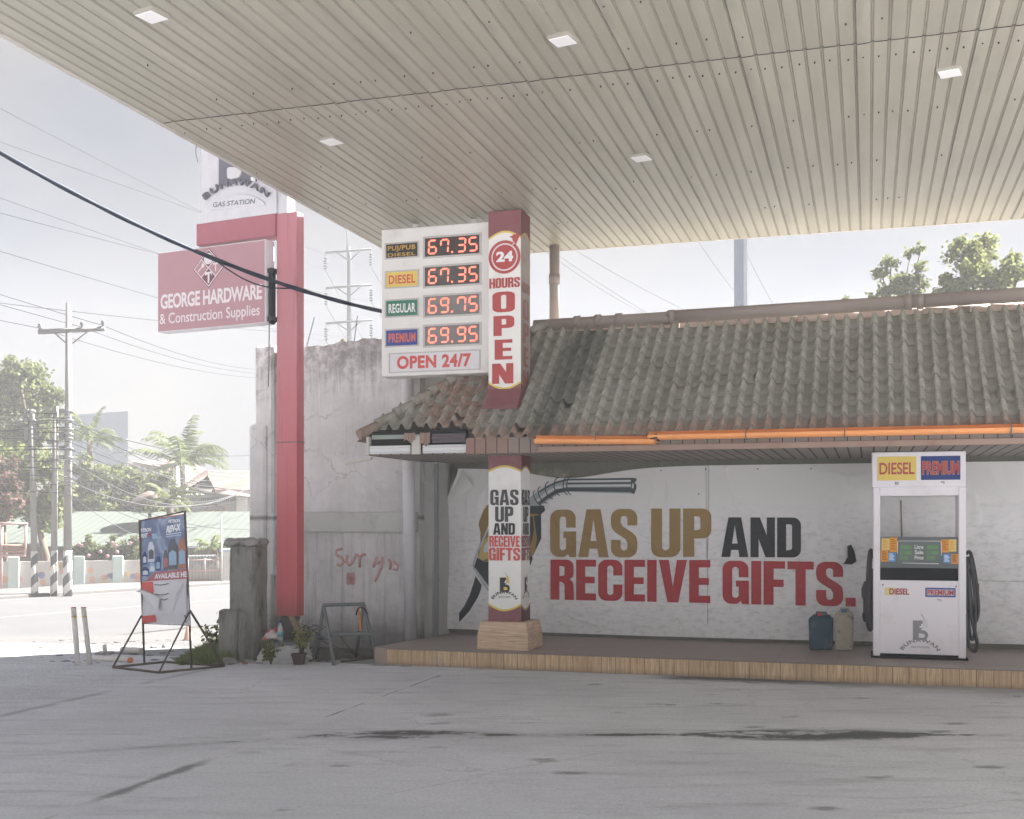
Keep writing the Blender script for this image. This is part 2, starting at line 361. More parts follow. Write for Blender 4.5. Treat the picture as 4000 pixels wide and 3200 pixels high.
def rooftile_mat():
    b = NB('dusty_roof_tile'); u, v, z = uvw(b); c = b.co(); n = b.noise(c, 1.1, 6, .65); n2 = b.noise(c, 9, 5, .7); n3 = b.noise(c, 40, 3)
    col = b.mix(b.ss(n, .3, .7), (.30, .288, .25), (.42, .405, .362)); col = b.mix(b.ss(n2, .45, .75)*.4, col, (.165, .16, .14))
    ph = ((u+.14)/.145).fract(); pan = b.ss((ph-.71).abs(), .20, .30, 1.0, 0.0); col = b.mix(pan*.30, col, (.15, .145, .125))
    crs = ((v+2.13)/.157).fract(); col = b.mix(b.ss(crs+(n2-.5)*.1, .0, .10, .45, 0.0), col, (.11, .105, .09))  # dark line at each course's lower edge: lap shade put into the colour
    cu = u+.12; cv = v+2.13                                  # measured from the building's base
    reg = b.ss((u-.85).abs()+(n2-.5)*.5, .2, .55, 1.0, 0.0)*b.ss(n2, .4, .55)
    low = b.ss(cv+(n2-.5)*.10, .06, .19, .75, 0.0)
    col = b.mix(reg.max(low)*.62, col, (.30, .135, .098))
    moss = b.ss(((u-1.95+cv*-.12)*(u-1.95+cv*-.12)*9.0+(cv-.95)*(cv-.95)*.5)+(n2-.5)*1.6, .1, .8, .6, 0.0)
    col = b.mix(moss, col, (.045, .055, .045)); col = b.mix(n3*.25, col, (.09, .085, .075))
    b.bump(n3+n2, .4, .006); return b.fin(col, .95, .12)
def soffit_mat():
    b = NB('soffit_planks'); u, v, z = uvw(b); g = b.ss(((u/.122).fract()-.5).abs(), .40, .45); n = b.noise(b.co(), 1.5, 5)
    col = b.mix(n, (.20, .175, .155), (.33, .295, .265)); col = b.mix(g, col, (.022, .024, .027)); return b.fin(col, .7, .25)
def fascia_mat():
    b = NB('fascia_tile'); u, v, z = uvw(b); g = b.ss(((u/.122).fract()-.5).abs(), .452, .478); n = b.noise(b.co(), 2.5, 6, .7)
    col = b.mix(n, (.16, .145, .13), (.27, .235, .21)); tone = b.noise(b.comb((u/.122)-(u/.122).fract(), 0.0, 0.0), 2.3, 1)
    col = b.mix(b.ss(tone, .48, .68)*.5+b.ss(u, 1.2, 1.9, .45, 0.0), col, (.33, .16, .13)); col = b.mix(g, col, (.02, .02, .022))
    b.bump(n-g, .3, .01); return b.fin(col, .9, .15)
def ceiling_mat():
    b = NB('cream_deck_sheet'); u, v, z = uvw(b); c = b.co()
    n = b.noise(b.comb(u*3, v*.35, 0.0), 1.5, 6, .6); n2 = b.noise(c, 1.1, 7, .7); n3 = b.noise(b.comb(u*11, v*.5, 0.0), 1.2, 5, .65)
    col = b.mix(b.ss(n, .3, .7), (.305, .281, .225), (.37, .344, .28)); col = b.mix(b.ss(n2, .56, .78)*.45, col, (.36, .34, .295))
    col = b.mix(b.ss(n3, .55, .75)*.4, col, (.33, .315, .27))
    sheet = ((u/.8155)-.02).fract(); j = b.ss((sheet-.5).abs()+(n2-.5)*.04, .44, .5); col = b.mix(j*b.ss(n2, .35, .6)*.5, col, (.22, .21, .18))
    groove = b.ss(z, .003, .008)*b.ss(z, .0085, .0105, 1.0, 0.0); col = b.mix(groove*.3, col, (.20, .19, .155))
    return b.fin(col, .36, .5)
def plaster_mat(name, zoff=0.0):
    b = NB(name); c = b.co(); x, y, z = b.sep(c); u = x*CU-y*SU
    n = b.noise(c, 1.2, 7, .65); n2 = b.noise(c, 7, 6, .7); st = b.noise(b.comb(u*9, 0.0, z*.55), 1.6, 7, .7); st2 = b.noise(b.comb(u*26, 0.0, z*1.1), 1.4, 6, .7)
    col = b.mix(b.ss(n, .3, .7), (.48, .465, .467), (.64, .62, .62))
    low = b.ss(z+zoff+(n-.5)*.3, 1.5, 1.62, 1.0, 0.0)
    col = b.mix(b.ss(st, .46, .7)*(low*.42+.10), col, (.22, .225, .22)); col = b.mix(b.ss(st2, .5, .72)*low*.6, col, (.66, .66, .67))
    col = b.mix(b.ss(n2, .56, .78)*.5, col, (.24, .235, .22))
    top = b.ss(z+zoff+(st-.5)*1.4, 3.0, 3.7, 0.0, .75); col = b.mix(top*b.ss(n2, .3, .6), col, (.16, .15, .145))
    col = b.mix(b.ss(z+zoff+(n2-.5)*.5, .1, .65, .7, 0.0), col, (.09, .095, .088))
    wv = b.noise(c, 2.2, 3)
    ck = b.vor(b.comb(u+(wv-.5)*.6, 0.0, z+(n-.5)*.9), 1.15, 'DISTANCE_TO_EDGE'); col = b.mix(b.ss(ck, .0, .010, .4, 0.0)*b.ss(z+zoff, 1.7, 2.1)*b.ss(n, .4, .56), col, (.10, .095, .09))
    gr = b.ss((z+zoff-1.62).abs()+(n2-.5)*.07, .0, .05, .7, 0.0); col = b.mix(gr, col, (.07, .07, .065))
    b.bump(n2*1.2+st2*.5+b.noise(c, 50, 3)*.3, .55, .02); return b.fin(col, .95, .12)
def cream_wall_mat():
    b = NB('dirty_cream_wall'); c = b.co(); x, y, z = b.sep(c); u = x*CU-y*SU; n = b.noise(c, 3, 7, .7); st = b.noise(b.comb(u*12, 0.0, z*.7), 1.5, 6, .65)
    col = b.mix(b.ss(n, .35, .7), (.60, .54, .45), (.76, .71, .62)); col = b.mix(b.ss(st, .5, .72)*.55, col, (.34, .25, .15))
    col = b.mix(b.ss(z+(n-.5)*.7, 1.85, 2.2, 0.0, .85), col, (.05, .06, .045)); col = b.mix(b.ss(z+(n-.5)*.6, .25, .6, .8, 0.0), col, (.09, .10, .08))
    return b.fin(col, .9, .15)
M = {}
M['ground'] = ground_mat(); M['forecourt'] = forecourt_mat(); M['tiletop'] = tile_top_mat(); M['tileside'] = tile_side_mat(); M['woodtile'] = plank_tile_mat()
M['roof'] = rooftile_mat(); M['soffit'] = soffit_mat(); M['fascia'] = fascia_mat(); M['ceil'] = ceiling_mat(); M['plaster'] = plaster_mat('streaked_plaster')
M['cream'] = cream_wall_mat()
M['asphalt'] = mk('pale_asphalt', (.098, .098, .10), .9, .12, .6, bump=.3, bscale=25, dirt=(.125, .123, .12), damt=.6, dscale=.4)
M['roadpaint'] = mk('worn_road_paint', (.22, .215, .2), .8, .1)
M['pave'] = mk('pale_pavement', (.125, .12, .115), .9, .1, 1.5, dirt=(.2, .19, .17), damt=.4)
M['dark'] = mk('dark_hole', (.02, .021, .023), .9, .1)
M['conc'] = mk('grey_concrete', (.36, .35, .335), .95, .2, 4, dirt=(.12, .115, .1), damt=.7, dscale=3, bump=.6, bscale=30)
M['mossconc'] = mk('mossy_concrete', (.30, .295, .27), .95, .35, 7, dirt=(.045, .05, .042), damt=.9, dscale=4.5, bump=1.0, bscale=22, streak=(1, 1, .6))
M['blockconc'] = mk('whitish_concrete', (.62, .61, .60), .95, .15, 5, dirt=(.2, .2, .18), damt=.6, dscale=5, bump=.8, bscale=25)
M['soil'] = mk('dark_soil', (.085, .08, .07), .98, .4, 14, dirt=(.2, .185, .16), damt=.7, dscale=18, bump=1.0, bscale=45)
M['ledge'] = mk('ledge_concrete', (.46, .455, .44), .92, .12, 2, dirt=(.17, .165, .155), damt=.5, dscale=3)
M['pvc'] = mk('grey_pvc', (.54, .53, .55), .45, .06, 3, .4, dirt=(.36, .34, .32), damt=.4)
M['rustypvc'] = mk('dusty_brown_pvc', (.30, .255, .235), .7, .12, 3, .3, dirt=(.3, .285, .26), damt=.6, dscale=5)
M['orange'] = mk('orange_pvc', (.80, .33, .12), .5, .1, 5, .4, dirt=(.42, .24, .13), damt=.45, dscale=4)
M['zinc'] = mk('zinc_channel', (.62, .63, .64), .4, .1, 5, .5, dirt=(.33, .33, .33), damt=.4)
M['purple'] = mk('dull_purple_sheet', (.105, .09, .10), .5, .15, 4)
M['trim'] = mk('cream_trim', (.50, .47, .43), .6, .12, 3, dirt=(.22, .2, .18), damt=.5)
M['fboard'] = mk('faded_red_board', (.30, .215, .18), .85, .2, 3, dirt=(.24, .11, .085), damt=.6, dscale=4)
M['steel'] = mk('grey_steel', (.12, .125, .13), .5, .15, 4, .4)
M['pinkcap'] = mk('pale_pink_cap', (.62, .51, .46), .8, .1, 5)
# ------------------------------------------------------------------ ground, road, platform
def zg(y):
    t = max(0, min(1, (y-14)/13.0)); return -1.0*t*t*(3-2*t)
xs = [-400, -200, -120, -80]+[-60+2*i for i in range(61)]+[80, 120, 200, 400]
ys = [-60, -30, -10, 0, 6, 10, 12]+[13+.5*i for i in range(31)]+[30, 34, 40, 50, 70, 100, 160, 300, 700]
m = MB(); V = [[m.v((x, y, zg(y))) for x in xs] for y in ys]
for j in range(len(ys)-1):
    for i in range(len(xs)-1): m.bm.faces.new((V[j][i], V[j][i+1], V[j+1][i+1], V[j+1][i])).smooth = True
tag(m.build('ground', M['ground']), kind='structure')
m = MB(ST); us = [-12.2+.5*i for i in range(61)]; vs = [-18, -8, 0, 6, 10]+[11+.25*i for i in range(9)]
V = [[m.v((u, v, zg(ST(u, v, 0).y)+.004)) for u in us] for v in vs]
for j in range(len(vs)-1):
    for i in range(len(us)-1): m.bm.faces.new((V[j][i], V[j][i+1], V[j+1][i+1], V[j+1][i]))
tag(m.build('forecourt', M['forecourt']), kind='structure')
RD = frame((-13.5, 30.9, 0), (.514, .857))          # road frame: a along the road, b to the far side
m = MB(RD); m.face([(-6, -6.4, -.985), (90, -6.4, -.985), (90, 6.2, -.985), (-6, 6.2, -.985)])
for k in range(2): pass
tag(m.build('road', M['asphalt']), kind='structure')
m = MB(RD); m.face([(-6, -.07, -.979), (90, -.07, -.979), (90, .07, -.979), (-6, .07, -.979)]); m.face([(-6, 5.7, -.979), (90, 5.7, -.979), (90, 5.82, -.979), (-6, 5.82, -.979)])
tag(m.build('road_markings', M['roadpaint']), kind='structure')
m = MB(RD); m.box(-10, 90, 6.25, 9.6, -1.3, -.87, b=.03); tag(m.build('pavement', M['pave']), kind='structure')
# raised platform under the eaves
pf = thing('platform', ST(-5.1, 11.94, 0), 'low forecourt platform edged with wood look kerb tiles', 'platform')
fp = [(-5.08, 11.94), (7.5, 11.94), (7.5, 13.83), (-5.0, 13.83), (-5.27, 12.03)]
m = MB(ST); n = len(fp)
m.face([(a, b, .18) for a, b in fp]); m.build('platform_top', M['tiletop'], pf)
m = MB(ST)
for i in range(n):
    (a, b), (c, d) = fp[i], fp[(i+1) % n]; m.face([(a, b, -.02), (c, d, -.02), (c, d, .178), (a, b, .178)], 1 if i == 4 else 0)
m.build('kerb_face', [M['tileside'], mk('pinkish_mortar', (.42, .33, .28), .9, .12, 5, dirt=(.3, .25, .2), damt=.4)], pf)
m = MB(ST); m.tube([(-5.1, 11.935, .176), (7.5, 11.935, .176)], .006, 6); m.build('edge_trim', mk('edge_strip', (.28, .24, .21), .5), pf)
m = MB(ST)
for i in range(14):
    m.rock((-5.22+i*.03, 11.86+random.uniform(-.03, .06), .0), random.uniform(.03, .07), (1.3, 1, .25), seed=i)
m.build('mortar_spill', M['conc'], pf)
# ------------------------------------------------------------------ building with tiled roof
bd = thing('station_building', ST(-5.2, 13.83, 0), 'low station building with dusty tiled hip roof over its front', 'building')
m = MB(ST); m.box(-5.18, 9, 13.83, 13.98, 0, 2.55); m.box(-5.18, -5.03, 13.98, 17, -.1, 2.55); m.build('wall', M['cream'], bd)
EV, EZ, RP, RV, UL = 11.7, 2.45, .85, 13.35, -5.34
WP, CRS = .145, .157
def tile_z(u, v): return EZ+RP*(v-EV)
def tbump(p): return .058*sqrt(max(0, 1-((p-.21)/.21)**2)) if p < .42 else -.004*sin(pi*(p-.42)/.58)
rd = random.Random(3); jit = {}
def jt(ci, c):
    k = (ci, c)
    if k not in jit: jit[k] = rd.uniform(-.004, .004)+(rd.uniform(.006, .014) if rd.random() < .06 else 0)
    return jit[k]
m = MB(ST); NS = 10; umin, umax = UL, 8.2; ncol = int((umax-umin)/WP)
rows = []
for c in range(10): rows += [(c, EV+c*CRS-.004, .008), (c, EV+c*CRS-.008, .022), (c, EV+(c+1)*CRS+.010, .0)]
Vr = []
for c, v, h in rows:
    r = []
    for i in range(ncol*NS+1):
        u = umin+i*WP/NS; p = (i % NS)/NS; ci = i//NS
        sag = .012*sin(u*1.3)*sin(v*2)+.006*sin(u*4.1)
        r.append(m.v((u, v+.002*jt(ci, c)/.004*(h > 0), tile_z(u, v)+h+tbump(p)+jt(ci, c)*(1.5 if h > 0 else .3)+sag)))
    Vr.append(r)
for j in range(len(rows)-1):
    for i in range(ncol*NS):
        u = umin+(i+.5)*WP/NS; v = rows[j][1]
        if u < UL+(v-EV)+.02: continue
        if rows[j][0] == 0 and u < -4.02: continue
        f = m.bm.faces.new((Vr[j][i], Vr[j][i+1], Vr[j+1][i+1], Vr[j+1][i])); f.smooth = j % 3 == 1
m.build('roof', M['roof'], bd)
bd_children = bd
roof_o = [o for o in bd.children if o.name.startswith('roof')][0] if bd.children else None
m = MB(ST); t = 1.65                                             # hip side, back slope
m.face([(UL, EV, EZ), (UL+t, RV, EZ+RP*t-.01), (UL+t, RV+.4, EZ+RP*t-.01), (UL, 17, EZ)]); m.face([(UL+t, RV+.4, 3.79), (9, RV+.4, 3.79), (9, 17, 2.4), (UL, 17, 2.4)])
m.face([(UL+t, RV-.09, 3.77), (9, RV-.09, 3.77), (9, RV+.4, 3.791), (UL+t, RV+.4, 3.791)])
m.build('rear_roof', M['roof'], bd)
m = MB(ST); L = 11
for i in range(L):
    a, b2 = i/L, (i+1.12)/L
    m.tube([(UL+.02+t*a, EV+.02+t*a, EZ+.05+RP*t*a+.02), (UL+.02+t*b2, EV+.02+t*b2, EZ+.05+RP*t*b2)], [.062, .052], 10)
m.build('hip_cap', M['roof'], bd)
m = MB(ST); x = UL+t-.1
while x < 8:
    m.tube([(x, 13.72, 3.885), (x+.36, 13.72, 3.897)], [.062, .055], 10); x += .335
m.build('ridge_cap', M['pinkcap'], bd)
m = MB(ST)
for u0, u1, z in ((-3.85, -2.2, 3.925), (-2.24, .4, 3.955), (.36, 3.2, 3.99), (3.16, 8.5, 4.02)): m.tube([(u0, 13.55, z), (u1, 13.55, z+(u1-u0)*.011)], .076, 16)
for u in (-3.35, -3.1, -2.85, -2.22, .38, .5, 3.2): m.tube([(u, 13.55, 3.945+(u+3)*.0115), (u+.07, 13.55, 3.946+(u+3)*.0115)], .084, 16)
for u in (-2.2, .95, 2.6, 4.0): m.box(u, u+.09, 13.5, 13.62, 3.82, 3.90)
m.build('roof_pipe', M['rustypvc'], bd)
m = MB(ST); m.rock((2.75, 13.47, 3.86), .11, (1.5, .6, .6), seed=4); m.build('mortar_lump', M['conc'], bd)
m = MB(ST); m.box(-5.24, 9, EV+.05, 13.828, 2.30, 2.33); m.build('soffit', M['soffit'], bd)
m = MB(ST); m.box(-4.08, 9, EV+.01, EV+.045, 2.295, 2.462); m.build('fascia', M['fascia'], bd)
m = MB(ST); m.box(-3.28, 9, EV-.012, EV+.008, 2.297, 2.355, b=.004); m.build('fascia_board', M['fboard'], bd)
# broken corner of the eaves: bare channels, dark gap, hanging bits
m = MB(ST); m.box(-5.22, -4.1, EV+.10, EV+.13, 2.30, 2.56); m.build('eave_void', M['dark'], bd)
m = MB(ST)
for u0, u1 in ((-5.20, -4.72), (-4.58, -4.08)):
    m.box(u0, u1, EV+.03, EV+.06, 2.312, 2.40, b=.004)
    for z in (2.33, 2.375): m.tube([(u0+.005, EV+.028, z), (u1-.005, EV+.028, z)], .006, 6)
m.build('eave_channel', M['zinc'], bd)
m = MB(ST); m.box(-4.70, -4.60, EV+.01, EV+.05, 2.30, 2.50, b=.006); m.build('eave_bracket', M['trim'], bd)
m = MB(ST); m.box(-5.235, -5.205, EV+.03, EV+.3, 2.30, 2.50); m.build('end_plate', M['trim'], bd)
m = MB(ST); m.box(-5.19, -4.55, EV+.08, EV+.1, 2.475, 2.52); m.build('batten', mk('greenish_batten', (.3, .33, .31), .7), bd)
m = MB(ST); m.grid(lambda a, b: (-4.46+.38*a, EV+.0+.012*sin(b*9), 2.415+.10*b), 6, 12); m.build('bare_gutter_sheet', M['purple'], bd)
m = MB(ST)
for u0, w, h in ((-4.78, .13, .09), (-4.60, .12, .13)):
    m.grid(lambda a, b: (u0+w*a, EV+.0-.01*sin(a*9), 2.53-h*b+.02*sin(a*8)*b), 8, 4)
m.build('hanging_tile_scrap', M['roof'], bd)
m = MB(ST); m.box(-5.48, -5.16, EV+.16, EV+.20, 0, .02); 
for q in m.bm.verts: pass
o = m.build('loose_strip', M['trim'], bd)
pu, pz = onv(1345, 1808, EV+.1); qu, qz = onv(1450, 1788, EV+.1)
bm2 = MB(ST); bm2.hexa([(pu, EV+.1, pz-.02), (qu, EV+.1, qz-.02), (qu, EV+.14, qz-.02), (pu, EV+.14, pz-.02), (pu, EV+.1, pz+.005), (qu, EV+.1, qz+.005), (qu, EV+.14, qz+.005), (pu, EV+.14, pz+.005)])
me_old = o.data; bpy.data.objects.remove(o); bm2.build('loose_strip', M['trim'], bd)
# half-round orange gutter in two lengths, the near one slipped and broken
def gut(pts, broken=False):
    m = MB(ST); m.tube(pts, .044, 14, half=(radians(-10), radians(280)), cap=False)
    if broken:
        e = pts[-1]
        for k in range(5): m.face([(e[0], e[1]-.04, e[2]-.03+.012*k), (e[0]+.07-.02*(k % 3), e[1]-.035, e[2]-.028+.012*k), (e[0], e[1]-.03, e[2]-.018+.012*k)])
    return m
m = gut([(-3.30, EV-.06, 2.425), (-2.05, EV-.06, 2.395)], True); m.build('gutter', M['orange'], bd)
m = gut([(-2.12, EV-.058, 2.44), (8.5, EV-.058, 2.43)]); m.build('gutter', M['orange'], bd)
for u in (-2.65, -1.15, -.22, 1.25, 2.3, 2.9, 3.7):
    m = MB(ST); m.tube([(u+.01, EV-.03, 2.5), (u, EV-.1, 2.47), (u, EV-.11, 2.41), (u, EV-.06, 2.375), (u, EV-.01, 2.38)], .006, 5); m.build('gutter_strap', M['steel'], bd)
m = MB(ST); m.tube([(-2.09, EV-.06, 2.4), (-2.02, EV-.06, 2.43)], .04, 8); m.build('gutter_break', M['dark'], bd)
# ------------------------------------------------------------------ canopy
CZ, CUL, CVB, SEAM, CUR, CVF = 5.0, -5.79, 14.33, 8.73, 5.8, 5.0
cy = thing('station_canopy', ST(CUL, CVB, CZ), 'wide station canopy lined with cream ribbed metal deck sheets', 'canopy')
RB = .1165
def deck(v0, v1, z, name, rows_):
    m = MB(ST); prof = []; u = CUL; k = 0
    while u < CUR:
        e = .006 if k % 7 == 0 else 0
        prof += [(u, -e), (u+.090, -e*.3), (u+.0935, .008), (u+.0975, .008), (u+.100, .002), (u+.104, .002), (u+.1065, .008), (u+.113, .008)]; u += RB; k += 1
    A = [m.v((a, v0, z+h)) for a, h in prof]; B = [m.v((a, v1, z+h)) for a, h in prof]
    for i in range(len(prof)-1): m.bm.faces.new((A[i], B[i], B[i+1], A[i+1]))
    Lp = [m.v((a, v0-.001, z+h+.007)) for a, h in prof]
    for i in range(len(prof)-1): m.bm.faces.new((Lp[i], A[i], A[i+1], Lp[i+1])).material_index = 1
    rr = random.Random(5)
    for v, st in rows_:
        k = 0; u = CUL+.04
        while u < 6:
            if rr.random() < st:
                uu = u+rr.uniform(-.012, .012); vv = v+rr.uniform(-.02, .02)
                m.lathe((uu, vv, z-.012), [(.003, 0), (.0055, .004), (.0065, .013)], 6, 1)
            u += RB
    return m.build(name, [M['ceil'], M['dark']], cy)
deck(CVF, SEAM+.02, CZ+.006, 'ceiling_sheet', [(8.35, .3), (7.6, .25), (6.5, .25)])
deck(SEAM, CVB, CZ, 'ceiling_sheet', [(8.98, .9), (10.25, .22), (11.6, .22), (13.0, .2)])
m = MB(ST); m.box(CUL-.03, CUR, CVF, CVB+.02, CZ+.30, CZ+.38); m.build('canopy_roof', M['trim'], cy)
m = MB(ST); m.box(CUL-.045, CUL-.004, CVF, CVB+.02, CZ-.012, CZ+.36, b=.004); m.box(CUL-.004, CUL+.05, CVF, CVB, CZ+.022, CZ+.035); m.build('edge_trim', M['trim'], cy)
m = MB(ST); m.box(CUL, CUR, CVB+.002, CVB+.03, CZ-.004, CZ+.36); m.build('rear_fascia', M['trim'], cy)
m = MB(ST); m.tube([(CUL-.02, 9.28, CZ), (CUL-.025, 9.28, CZ-.09), (CUL-.01, 9.29, CZ-.17)], .003, 5); m.build('loose_wire', M['steel'], cy)
# recessed square ceiling lights
LX = Vector((.874, -.486, 0))
def ceil_light(px, py):
    d = F*(CZ-.012-H)/(HOR-py); p = P(px, py, d); p.z = CZ-.006; return p
def make_light():
    r = thing('ceiling_light', (0, 0, 0), 'x', 'ceiling light', 'square lights under the canopy')
    fr = frame((0, 0, 0), LX); s = .086
    m = MB(fr); m.box(-s, s, -s, s, -.012, .02, b=.003); m.build('light_frame', mk('light_rim', (.34, .32, .28), .5), r)
    m = MB(fr); s = .076; m.box(-s, s, -s, s, -.019, -.0125, b=.002); m.build('diffuser', mk('white_diffuser', (.82, .80, .80), .4, .03, bump=0), r)
    return r
proto = None
for i, (px, py, lb) in enumerate(((592, 62, 'square ceiling light nearest the open street edge, toward the canopy front'), (2198, 157, 'square ceiling light in the middle of the front canopy sheets, before the seam'),
        (3710, 283, 'square ceiling light nearest to the pump, with scuffed sheet around it'), (1295, 552, 'square ceiling light closest to the price sign, beside the open street edge'), (2505, 617, 'square ceiling light between price column and rear canopy edge over the roof'))):
    o = make_light() if i == 0 else copy_tree(proto)
    if i == 0: proto = o
    o.location = ceil_light(px, py); o['label'] = lb
# white downpipe from the canopy to the roof pipe
dp = thing('downpipe', ST(-3.55, 14.0, 3.9), 'dusty brown downpipe from canopy edge down to the roof pipe', 'pipe')
u0, _ = onv(2166, 1100, 14.05)
m = MB(ST); m.tube([(u0, 14.05, 3.85), (u0, 14.05, 5.0)], .062, 14); m.build('pipe', M['rustypvc'], dp)
m = MB(ST); m.tube([(u0, 14.05, 4.52), (u0, 14.05, 4.64)], .070, 14); m.build('collar', M['rustypvc'], dp)
# left concrete wall with ledge, pilasters, pier
WV = 13.2
wl = thing('concrete_wall', ST(-7.5, WV, 0), 'tall cracked grey concrete wall with ledge and red graffiti', 'wall')
ua, _ = onv(996, 1500, WV); ub, _ = onv(1640, 1500, WV)
def wtop(u): return 3.72+.12*(u-ua)/(ub-ua)+.012*sin(u*5)+.009*sin(u*17+1)+.006*sin(u*41)
m = MB(ST); N = 90
def wseg(u0, u1, z0, ztop, v0, v1, n):
    us_ = [u0+(u1-u0)*i/n for i in range(n+1)]
    A = [m.v((u, v0, z0)) for u in us_]; B = [m.v((u, v0, ztop(u))) for u in us_]; D = [m.v((u, v1, ztop(u))) for u in us_]; E = [m.v((u, v1, z0)) for u in us_]
    for i in range(n):
        for q in ((A[i], A[i+1], B[i+1], B[i]), (B[i], B[i+1], D[i+1], D[i]), (E[i+1], E[i], D[i], D[i+1])): m.bm.faces.new(q)
    m.bm.faces.new((A[0], B[0], D[0], E[0])); m.bm.faces.new((A[-1], E[-1], D[-1], B[-1]))
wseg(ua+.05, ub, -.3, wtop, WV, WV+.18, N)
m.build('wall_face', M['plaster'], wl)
m = MB(ST); z0 = onv(1300, 2080, WV-.06)[1]; z1 = onv(1300, 2000, WV-.06)[1]
m.box(onv(1072, 2000, WV)[0], ub-.02, WV-.06, WV-.002, z0, z1, b=.012); m.build('ledge', M['ledge'], wl)
u1, _ = onv(1066, 1500, WV-.14); u00, _ = onv(994, 1500, WV-.14); ul, _ = onv(972, 1800, WV-.16)
m = MB(ST); m.box(u00, u1, WV-.14, WV+.2, 1.5, onv(1000, 1349, WV-.14)[1], b=.03); m.box(ul, u1-.07, WV-.18, WV+.22, 1.0, onv(1000, 1657, WV-.16)[1], b=.05, seg=2)
m.box(ul+.0, u1+.03, WV-.15, WV+.21, .9, z1-.02, b=.02); m.box(ul+.03, u1-.02, WV-.15, WV+.21, -.3, .95, b=.02)
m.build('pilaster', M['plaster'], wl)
m = MB(ST); ug = onv(1072, 2000, WV-.05)[0]; m.tube([(ug-.05, WV-.05, onv(1072, 2092, WV)[1]), (ug, WV-.05, 1.3), (ug-.02, WV-.05, .5), (ug-.03, WV-.05, .1)], .022, 8); m.build('rusty_bar', mk('rusty_bar', (.05, .045, .042), .8), wl)
# graffiti strokes
def onw(px, py): u, z = onv(px, py, WV-.006); return (u, WV-.006, z)
ZG = lambda x, y: onw(850+x*.4175, 2000+y*.4174)
gs = [[(1165, 345), (1110, 360), (1110, 400), (1160, 430), (1180, 470), (1145, 500), (1120, 490)], [(1215, 405), (1205, 470), (1225, 500), (1255, 480), (1285, 420)], [(1285, 410), (1300, 400), (1330, 420), (1330, 520)], [(1330, 430), (1355, 400), (1385, 400)],
      [(1490, 420), (1455, 520)], [(1490, 420), (1475, 475), (1500, 480), (1530, 470)], [(1545, 420), (1530, 520), (1500, 590), (1470, 650)], [(1600, 440), (1620, 480), (1610, 540)], [(1640, 460), (1690, 500), (1680, 540), (1640, 530)]]
m = MB(ST)
for s in gs:
    m.tube([ZG(*q) for q in s], .021, 6)
for q in ((1225, 590), (1265, 590), (1220, 625), (1270, 630), (1245, 610), (1225, 660), (1265, 660), (1245, 645)):
    a = ZG(*q); m.face([(a[0]+.032*cos(k), a[1], a[2]+.036*sin(k)) for k in [2*pi*i/9 for i in range(9)]])
for q in m.bm.verts:                                           # press the strokes onto the wall
    co = q.co; v = SU*co.x+CU*co.y; dlt = WV-.004+(v-WV)*.1-v; co.x += SU*dlt; co.y += CU*dlt
m.build('graffiti', mk('faded_red_spray', (.50, .285, .275), .9, .25, 30, dirt=(.5, .42, .42), damt=.8, dscale=14), wl)
# concrete pier between wall and building, pipes on it
pr = thing('concrete_pier', ST(-5.4, 13.2, 0), 'grey concrete pier joining cracked wall and banner wall', 'pier')
m = MB(ST); a, _ = onv(1640, 2200, 13.35); b_, _ = onv(1706, 2200, 13.35); m.box(a, b_, 13.35, 13.83, -.1, 2.9); m.box(ub-.02, a+.75, 13.42, 13.62, 2.42, 3.82); m.box(ub-.02, a-.002, 13.40, 13.8, -.1, 2.42); m.build('pier_body', M['ledge'], pr)
cd = thing('conduit', ST(-5.3, 13.3, 0), 'thin pale conduit running up the concrete pier', 'conduit')
m = MB(ST); a, _ = onv(1692, 2300, 13.33); m.tube([(a, 13.33, .15), (a+.012, 13.33, 2.2)], .011, 8); a2, _ = onv(1672, 1840, 13.3); m.tube([(a+.012, 13.33, 2.1), (a-.03, 13.3, 2.03), (a-.11, 13.3, 2.06), (a-.13, 13.3, 2.25)], .013, 8); m.build('conduit_run', M['pvc'], cd)
bx = thing('steel_angle', ST(-5.2, 13.4, 0), 'slim grey green steel angle at the edge of cream wall', 'steel angle')
m = MB(ST); a, _ = onv(1700, 2200, 13.34); b_, _ = onv(1722, 2200, 13.34); m.box(a, b_-.03, 13.3, 13.345, .15, 2.28); m.build('angle_body', mk('green_grey_steel', (.2, .215, .21), .6, .15), bx)
bp = thing('drainpipe', ST(-5.6, 13.05, 0), 'thick grey drainpipe standing before the concrete wall', 'pipe')
u0, _ = onv(1590, 1480, 13.05); u1, _ = onv(1605, 2440, 13.05)
m = MB(ST); m.tube([(u1, 13.05, -.02), (u1*.5+u0*.5, 13.05, 1.8), (u0, 13.05, 3.6)], .074, 18); m.build('pipe', M['pvc'], bp)
for z in (.98, 1.32, 1.40):
    m = MB(ST); m.tube([(u1+(u0-u1)*z/3.6, 13.05, z), (u1+(u0-u1)*z/3.6, 13.05, z+.012)], .079, 18); m.build('joint_ring', M['pvc'], bp)
def rough(m, a, cuts=7):
    bmesh.ops.subdivide_edges(m.bm, edges=m.bm.edges[:], cuts=cuts, use_grid_fill=True); r_ = random.Random(5)
    for q in m.bm.verts: q.co += Vector((r_.uniform(-a, a), r_.uniform(-a, a), r_.uniform(-a, a)))
